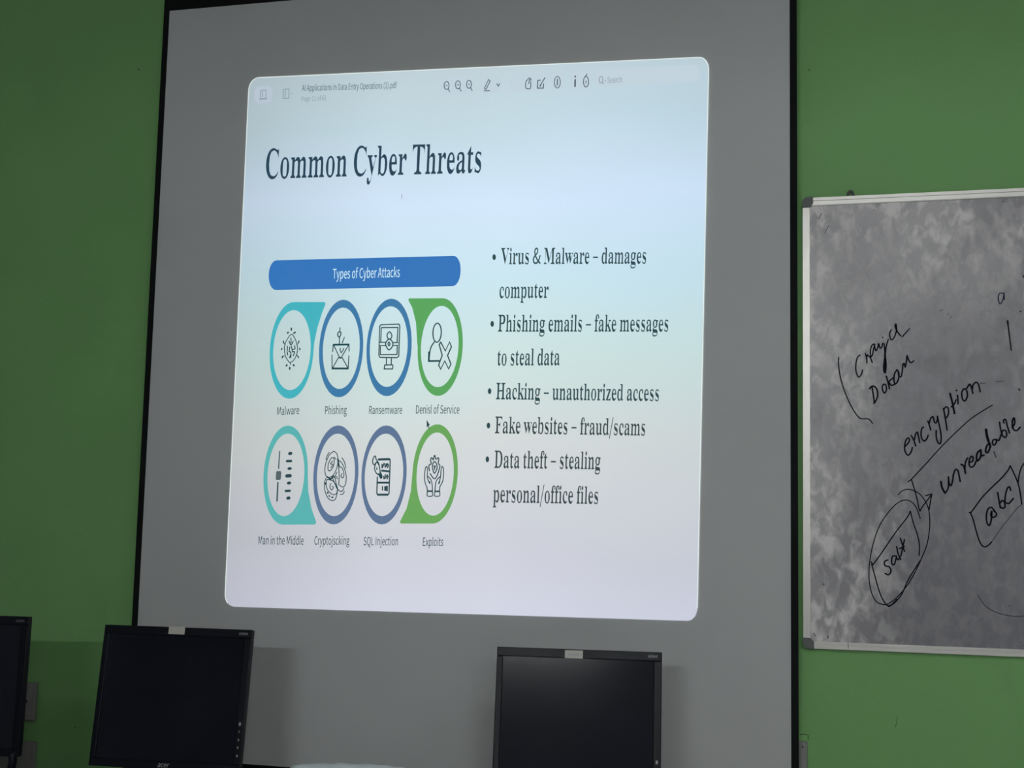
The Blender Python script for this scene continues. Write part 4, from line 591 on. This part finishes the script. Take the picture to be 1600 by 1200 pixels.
write('handwritten_word', [[(288, 885), (310, 855), (350, 855), (380, 900), (385, 960), (365, 1020), (338, 1055)], [(318, 855), (330, 930), (345, 1030), (342, 1055)],
    [(455, 830), (438, 860), (448, 910), (468, 930), (488, 890), (478, 835), (455, 830)], [(485, 730), (505, 800), (525, 885)], [(580, 745), (545, 770), (512, 800)], [(512, 800), (545, 840), (580, 830)],
    [(615, 655), (585, 700), (575, 770), (590, 825), (625, 780), (635, 700), (610, 655)], [(625, 680), (635, 735), (660, 735), (675, 660), (680, 590)], [(675, 600), (695, 585), (708, 625), (722, 560), (728, 490)], [(728, 490), (750, 545), (775, 575), (810, 550)]], 1.9, c)
write('handwritten_bracket', [[(313, 480), (312, 530), (325, 620), (355, 720), (400, 820), (445, 890), (475, 908), (520, 910), (550, 940)]], 1.6, (1240, 450, 4.444))
c = (1400, 580, 8.57)
write('handwritten_word', [[(118, 1010), (165, 960), (180, 915), (160, 893), (130, 930), (115, 1010), (125, 1080), (160, 1125), (200, 1085), (220, 1020)],
    [(203, 858), (240, 930), (265, 1005)], [(245, 925), (260, 850), (285, 815), (300, 870), (318, 958)],
    [(370, 745), (345, 770), (335, 850), (350, 910), (380, 935), (415, 900), (430, 855)], [(425, 665), (445, 720), (465, 790)], [(445, 700), (460, 640), (490, 608), (500, 625)],
    [(500, 620), (515, 680), (540, 690), (555, 640), (555, 600)], [(555, 600), (570, 680), (595, 800), (605, 900), (590, 970), (560, 950), (540, 880), (538, 790)],
    [(635, 495), (655, 600), (685, 790)], [(640, 510), (670, 478), (700, 500), (702, 570), (675, 625)], (2.4, [(722, 295), (750, 400), (785, 570)]), [(738, 480), (780, 440), (805, 380)],
    [(825, 320), (828, 380), (830, 440)], (2.6, [(808, 255), (812, 260)]), [(905, 235), (880, 290), (890, 370), (920, 398), (955, 340), (950, 270), (920, 235), (900, 245)],
    [(945, 235), (985, 175), (1010, 220), (1030, 300)], [(1020, 260), (1030, 190), (1070, 148), (1105, 180), (1128, 280)]], 1.9, c)
write('handwritten_underline', [[(1290, 455), (1180, 520), (1000, 640), (800, 820), (600, 1020), (440, 1195)]], 1.4, c)
write('handwritten_arrow', [[(1451.7, 719.5), (1438, 734), (1424.5, 748.5)], [(1418.8, 752.8), (1424, 749)], [(1424, 749), (1427.5, 760), (1433, 780), (1437, 798), (1441, 792), (1455.5, 773)], [(1446, 774.5), (1450, 773.5), (1456, 772)], [(1456, 772), (1453.5, 785), (1452, 796)]], 1.5, None)
c = (1450, 630, 7.5)
write('handwritten_word', [(2.5, [(150, 915), (165, 990), (200, 1055)]), [(200, 1055), (235, 1000), (240, 930), (240, 860)], [(238, 870), (250, 940), (270, 965), (290, 900), (298, 830)], [(290, 860), (320, 780), (350, 790), (365, 850), (378, 920)],
    (2.3, [(385, 715), (420, 740), (440, 825)]), [(432, 770), (440, 690), (465, 640)], [(480, 695), (520, 680), (528, 635), (505, 625), (483, 670), (485, 730), (515, 750), (550, 715), (560, 680)],
    (2.3, [(620, 545), (580, 580), (568, 640), (580, 675), (615, 630), (620, 555)]), [(618, 560), (630, 615), (660, 605)], (3.2, [(680, 305), (690, 380), (710, 450)]), (2.4, [(710, 450), (735, 515)]), (2.3, [(725, 465), (690, 500), (675, 560), (695, 580), (720, 540), (728, 480)]),
    [(800, 425), (765, 430), (755, 470), (775, 492), (800, 460), (800, 420)], [(798, 425), (830, 435), (850, 390), (870, 330)], [(838, 220), (850, 300), (872, 380)], [(862, 350), (885, 315), (915, 330), (920, 380), (900, 402), (872, 380)],
    [(890, 235), (885, 200), (910, 195), (930, 270), (955, 350)], [(985, 285), (1015, 240), (1010, 175), (990, 200), (988, 260), (1005, 310), (1040, 320), (1080, 280)]], 2.0, c)
write('handwritten_tick', [[(772, 568), (795, 635)]], 1.6, c, M['ink_faint'])
c = (1500, 700, 7.06)
write('handwritten_box', [[(115, 718), (160, 660), (240, 550), (330, 455), (460, 330), (530, 245), (553, 195)], [(553, 195), (590, 270), (640, 390), (665, 500), (682, 622)], [(100, 712), (125, 712)], [(115, 718), (145, 790), (180, 920), (220, 1040), (265, 1090), (310, 1075), (350, 1035)]], 1.7, c)
write('handwritten_line', [[(350, 1035), (450, 890), (560, 750), (630, 665), (675, 628)]], 1.0, c, M['ink_faint'])
write('handwritten_line', [[(640, 400), (650, 310), (675, 220), (712, 165), (800, 60)]], 1.6, c)
write('handwritten_word', [[(385, 700), (345, 655), (305, 680), (290, 760), (300, 830), (325, 852), (345, 790), (350, 700), (340, 740), (360, 765), (395, 750), (400, 720), (370, 690)],
    [(415, 488), (430, 580), (445, 662)], [(440, 610), (465, 580), (490, 600), (495, 650), (470, 665), (448, 650)], [(560, 470), (545, 428), (520, 450), (500, 530), (495, 620)], [(510, 605), (540, 610), (590, 555)]], 2.0, c)
c = (1350, 740, 5.4545)
write('handwritten_oval', [[(480, 385), (450, 300), (410, 245), (350, 225), (280, 255), (200, 340), (130, 450), (80, 590), (50, 740), (42, 880), (60, 1000), (100, 1085), (160, 1115), (215, 1105), (290, 1045), (370, 950), (440, 830), (500, 700), (540, 590), (560, 450), (555, 330), (530, 250), (470, 170), (390, 135), (330, 145), (290, 180)]], 1.3, c)
write('handwritten_box', [[(60, 750), (75, 778)], [(75, 778), (140, 690), (270, 500), (370, 370), (395, 318)], [(395, 318), (420, 420), (455, 520), (472, 610), (470, 698)], [(65, 770), (100, 900), (140, 1030), (185, 1110), (220, 1130), (280, 1070)], [(205, 1125), (250, 1110), (320, 1030), (380, 900), (480, 740)]], 1.5, c)
write('handwritten_word', [[(205, 735), (175, 750), (180, 785), (215, 795), (230, 830), (210, 862), (178, 850)], [(270, 700), (240, 710), (238, 770), (260, 770), (278, 700)], [(275, 710), (290, 735), (310, 700)], [(278, 620), (290, 680), (315, 735)], [(310, 550), (325, 600), (345, 665)], [(315, 700), (345, 560)], [(300, 640), (345, 620)]], 1.8, c)
c = (1540, 420, 5.4545)
write('handwritten_letter', [[(150, 208), (122, 208), (108, 235), (110, 270), (125, 300), (148, 262), (156, 205)], [(156, 205), (158, 235), (160, 265)]], 1.3, c, M['ink_blue'])
write('handwritten_line', [(2.2, [(187, 442), (192, 480)]), [(187, 442), (203, 570), (219, 697)]], 1.6, c)
c = (1540, 420, 5.4545)
for s in ((2.0, [(296, 360), (298, 367)]), (3.0, [(324, 62), (330, 68)]), (1.8, [(283, 1022), (292, 1036)])): write('ink_speck', [s], 1.5, c)
for s in ((1.2, [(1469, 486), (1472, 484)]), (1.2, [(1480, 492), (1482, 490)]), (1.2, [(1485, 497), (1486, 494)]), (1.1, [(1366, 327), (1366.3, 329)]), (1.4, [(1567, 314.5), (1568.5, 315)]), (1.2, [(1294, 994), (1294, 997)]), (1.3, [(1286, 912), (1288, 914)]), (1.0, [(1271, 989), (1274, 994)]), (1.0, [(1569, 867), (1569, 869)]), (1.2, [(1577, 946), (1577.5, 948)]), (1.0, [(1593, 1003), (1593.5, 1004)]), (1.0, [(1289, 364), (1295, 352)]), (1.0, [(1279, 342), (1284, 333)])):
    write('ink_speck', [s], 1.0, None, M['ink_faint'])
for s in ([(1556, 596), (1562, 595.8), (1569, 595.3)], [(1531, 599), (1540, 598.6)], [(1528, 930), (1540, 947), (1560, 958), (1585, 963), (1606, 962)]):
    write('faded_stroke', [s], 1.1, None, M['ink_faint'])

# ------------------------------------------------------------------ monitors
MW, MH = .44, .385
bezL, bezR, bezT, bezB = .017, .021, .024, .022
def monitor(label, loc, rz, tilt, sticker_u, power_v, logo=True, rows=1):
    """frame bottom centre at loc; face looks along -Y"""
    base = Vector((loc[0], loc[1], DESKZ))
    t = thing('computer_monitor', label, 'monitor', base, rz, 'black monitors on the desk in front of the screen')
    Tm = Matrix.Translation((0, 0, loc[2] - DESKZ)) @ Matrix.Rotation(-tilt, 4, 'X')
    def p(name, bm, m, smooth=False, par=None):
        o = obj(name, bm, m, par or t, smooth); return o
    # housing with front bezel ring
    bm = bmesh.new()
    for a_, b_ in (((-MW / 2, 0, 0), (MW / 2, .022, bezB)), ((-MW / 2, 0, MH - bezT), (MW / 2, .022, MH)), ((-MW / 2, 0, bezB), (-MW / 2 + bezL, .022, MH - bezT)), ((MW / 2 - bezR, 0, bezB), (MW / 2, .022, MH - bezT))):
        add_box(bm, a_, b_, .0022, Tm)
    BZ = p('bezel', bm, M['black_plastic'])
    bm = bmesh.new(); add_box(bm, (-MW / 2 + .004, .012, .004), (MW / 2 - .004, .034, MH - .004), .006, Tm); add_box(bm, (-MW * .3, .032, .06), (MW * .3, .055, MH - .07), .012, Tm)
    p('back_cover', bm, M['black_plastic'])
    bm = bmesh.new(); add_box(bm, (-MW / 2 + bezL - .002, .004, bezB - .002), (MW / 2 - bezR + .002, .012, MH - bezT + .002), 0, Tm); p('display_panel', bm, M['lcd'])
    # stand
    bm = bmesh.new(); add_box(bm, (-.035, .05, .02), (.035, .075, loc[2] - DESKZ + .14), .006); p('stand_neck', bm, M['black_plastic'])
    bm = bmesh.new(); q = [(.12 * math.cos(k * math.pi / 16), .055 + .085 * math.sin(k * math.pi / 16), 0) for k in range(32)]; prism(bm, [Vector(v) for v in q], Vector((0, 0, .022))); p('stand_base', bm, M['black_plastic'])
    def face(name, polys, m, y=-.0012):
        """flat marks on the front, local (x, z)"""
        o = fill_curve(name, polys, y, m, BZ)
        for v in o.data.vertices: v.co = Tm @ v.co
        return o
    def put(s, x0, x1, z, h):
        f = text_polys(s, 'sans', (x0, 0), (x1, 0), h, 0, lambda a_, b_: (a_, z - b_)); return f
    face('interface_mark', put('HDMI', MW / 2 - .036, MW / 2 - .012, MH - .0155, .007), M['mark'] if rows != 3 else M['mark_dim'])
    if logo: face('maker_logo', [[(x + .18 * (z - .006), z) for x, z in q] for q in put('acer', -.016, .016, .006, .013)], M['mark'])
    if sticker_u is not None:
        w_, h_ = .048, .021
        bm = bmesh.new(); add_box(bm, (sticker_u - w_ / 2, -.0016, MH - h_ - .003 if rows == 2 else MH - h_ + .001), (sticker_u + w_ / 2, -.0002, MH - .003 if rows == 2 else MH + .001), .0005, Tm)
        s_ = p('sticker', bm, M['sticker']); tag(s_, 'small pale sticker')
        if rows == 2:
            q = []
            for k in range(5): q.append([(sticker_u - .014 + k * .006, MH - .0165), (sticker_u - .010 + k * .006, MH - .0165), (sticker_u - .010 + k * .006, MH - .0115), (sticker_u - .014 + k * .006, MH - .0115)])
            o = face('sticker_print', q, M['mark'], -.0019); o.parent = s_
    if power_v:
        for k, z in enumerate(power_v):
            s = .0028 if k == 0 else .0018
            bm = bmesh.new(); add_box(bm, (MW / 2 - bezR * .5 - s, -.0012, z - s * 1.6), (MW / 2 - bezR * .5 + s, .0004, z + s * 1.6), .0006, Tm); p('power_button' if k == 0 else 'menu_button', bm, M['mark'] if k != 1 else M['mark_dim'], False, BZ)
    return t
DESKZ = 0.80
monitor('black monitor overlapping the lower left edge of the projector screen', (-1.8041, -.5377, .9586), .085, .1422, -.002, [.130, .110, .088, .068, .046])
monitor('black monitor in front of the lower right part of the projector screen', (-.6693, -.4464, .9392), .116, .1357, -.013, [.105, .085, .065, .045], True, 2)
monitor('black monitor cut off by the left edge of the photo', (-2.4417, -.6174, .9735), .1292, .0313, None, None, True, 3)

# desk under the monitors
dk = thing('desk', 'long brown computer desk along the wall under the monitors', 'desk', (-1.5, -.5, 0))
bm = box((-1.75, -.42, DESKZ - .03), (1.85, .30, DESKZ), .004); obj('desk_top', bm, M['desk'], dk)
for x in (-1.70, 0.0, 1.80):
    obj('side_panel', box((x - .015, -.38, 0), (x + .015, .28, DESKZ - .03)), M['desk'], dk)
obj('modesty_panel', box((-1.685, .22, .25), (1.785, .24, DESKZ - .03)), M['desk_edge'], dk)

# white plastic bag standing on the desk between the monitors
a = at(458, 1197, -.42); b = at(632, 1197, -.42); n = 40; m_ = 8
bg = bmesh.new(); rows = []
top = [(455, 1200), (460, 1195), (470, 1193.8), (495, 1194.5), (518, 1194), (527, 1192.2), (540, 1193), (558, 1195), (575, 1195), (596, 1196), (615, 1197.5), (630, 1198.6), (636, 1203)]
for i in range(n + 1):
    px = 455 + (636 - 455) * i / n
    for (x0, y0), (x1, y1) in zip(top, top[1:]):
        if x0 <= px <= x1: py = y0 + (y1 - y0) * (px - x0) / (x1 - x0)
    col = []
    p = at(px, py, -.42); e = math.sin(math.pi * i / n) ** .35
    for j in range(2 * m_ + 1):
        t = math.pi * j / (2 * m_)            # front bottom -> top -> back bottom
        z = DESKZ + (p.z - DESKZ) * math.sin(t) ** .35 if 0 < j < 2 * m_ else DESKZ
        y = -.42 - .075 * math.cos(t) * (.35 + .65 * e) + .006 * math.sin(i * .37 + j * .5) + .003 * math.sin(i * .83 - j * .7)
        col.append(bg.verts.new((p.x + .004 * math.sin(j * .8 + i * .4), y, z)))
    rows.append(col)
for A, B in zip(rows, rows[1:]):
    for j in range(2 * m_): bg.faces.new((A[j], A[j + 1], B[j + 1], B[j]))
bg.faces.new(rows[0]); bg.faces.new(rows[-1][::-1]); 
o = obj('plastic_bag', bg, M['bag'], None, True); tag(o, 'white plastic bag on the desk, its crumpled top showing between two monitors', 'bag')

# wall sockets behind the left monitors
a = at(57, 1070, -.02); 
def plate(name, label, cat, x0, x1, z0, z1, holes):
    t = thing(name, label, cat, ((x0 + x1) / 2, 0, z0))
    cx = (x0 + x1) / 2
    obj('back_box', box((x0 - cx, -.016, 0), (x1 - cx, 0, z1 - z0), .003), M['switch'], t)
    obj('cover_plate', box((x0 - cx + .004, -.021, .004), (x1 - cx - .004, -.015, z1 - z0 - .004), .002), M['switch'], t)
    for (hx, hz, r_) in holes:
        bm = bmesh.new(); prism(bm, [Vector((hx - cx + r_ * .7 * math.cos(k * math.pi / 6), -.0225, hz - z0 + r_ * math.sin(k * math.pi / 6))) for k in range(12)], Vector((0, .002, 0)))
        obj('socket_hole', bm, M['hole'], t)
h1, h2 = at(41, 1096, -.02), at(38, 1119, -.02)
plate('socket_box', 'grey wall socket box beside the leftmost monitor', 'socket', at(57, 1070, -.02).x - .26, at(55, 1070, -.02).x, at(57, 1128, -.02).z, at(57, 1068, -.02).z, [(h1.x, h1.z, .006), (h2.x, h2.z, .006)])
plate('junction_box', 'grey wall box under the socket box beside the leftmost monitor', 'box', at(56, 1150, -.02).x - .26, at(54, 1150, -.02).x, at(57, 1230, -.02).z, at(57, 1160, -.02).z, [])
h = at(1254, 1160, -.02)
plate('switch_box', 'grey wall box peeking out beside the lower right edge of the projector screen', 'switch box', at(1262, 1147, -.02).x - .12, at(1261.5, 1147, -.02).x, at(1262, 1230, -.02).z, at(1262, 1160, -.02).z, [(h.x, h.z - .012, .003)])

# cable hanging beside the left monitor
p = [at(19, 1176, -.66), at(20, 1188, -.66), at(18, 1200, -.66), at(14, 1225, -.66)]
bm = bmesh.new(); tube(bm, [tuple(v) for v in p] + [(p[-1].x - .01, -.66, DESKZ + .014), (p[-1].x + .03, -.75, DESKZ + .014)], .011)
tag(obj('monitor_cable', bm, M['black_plastic'], None, True), 'thick black cable running down behind the leftmost monitor', 'cable')
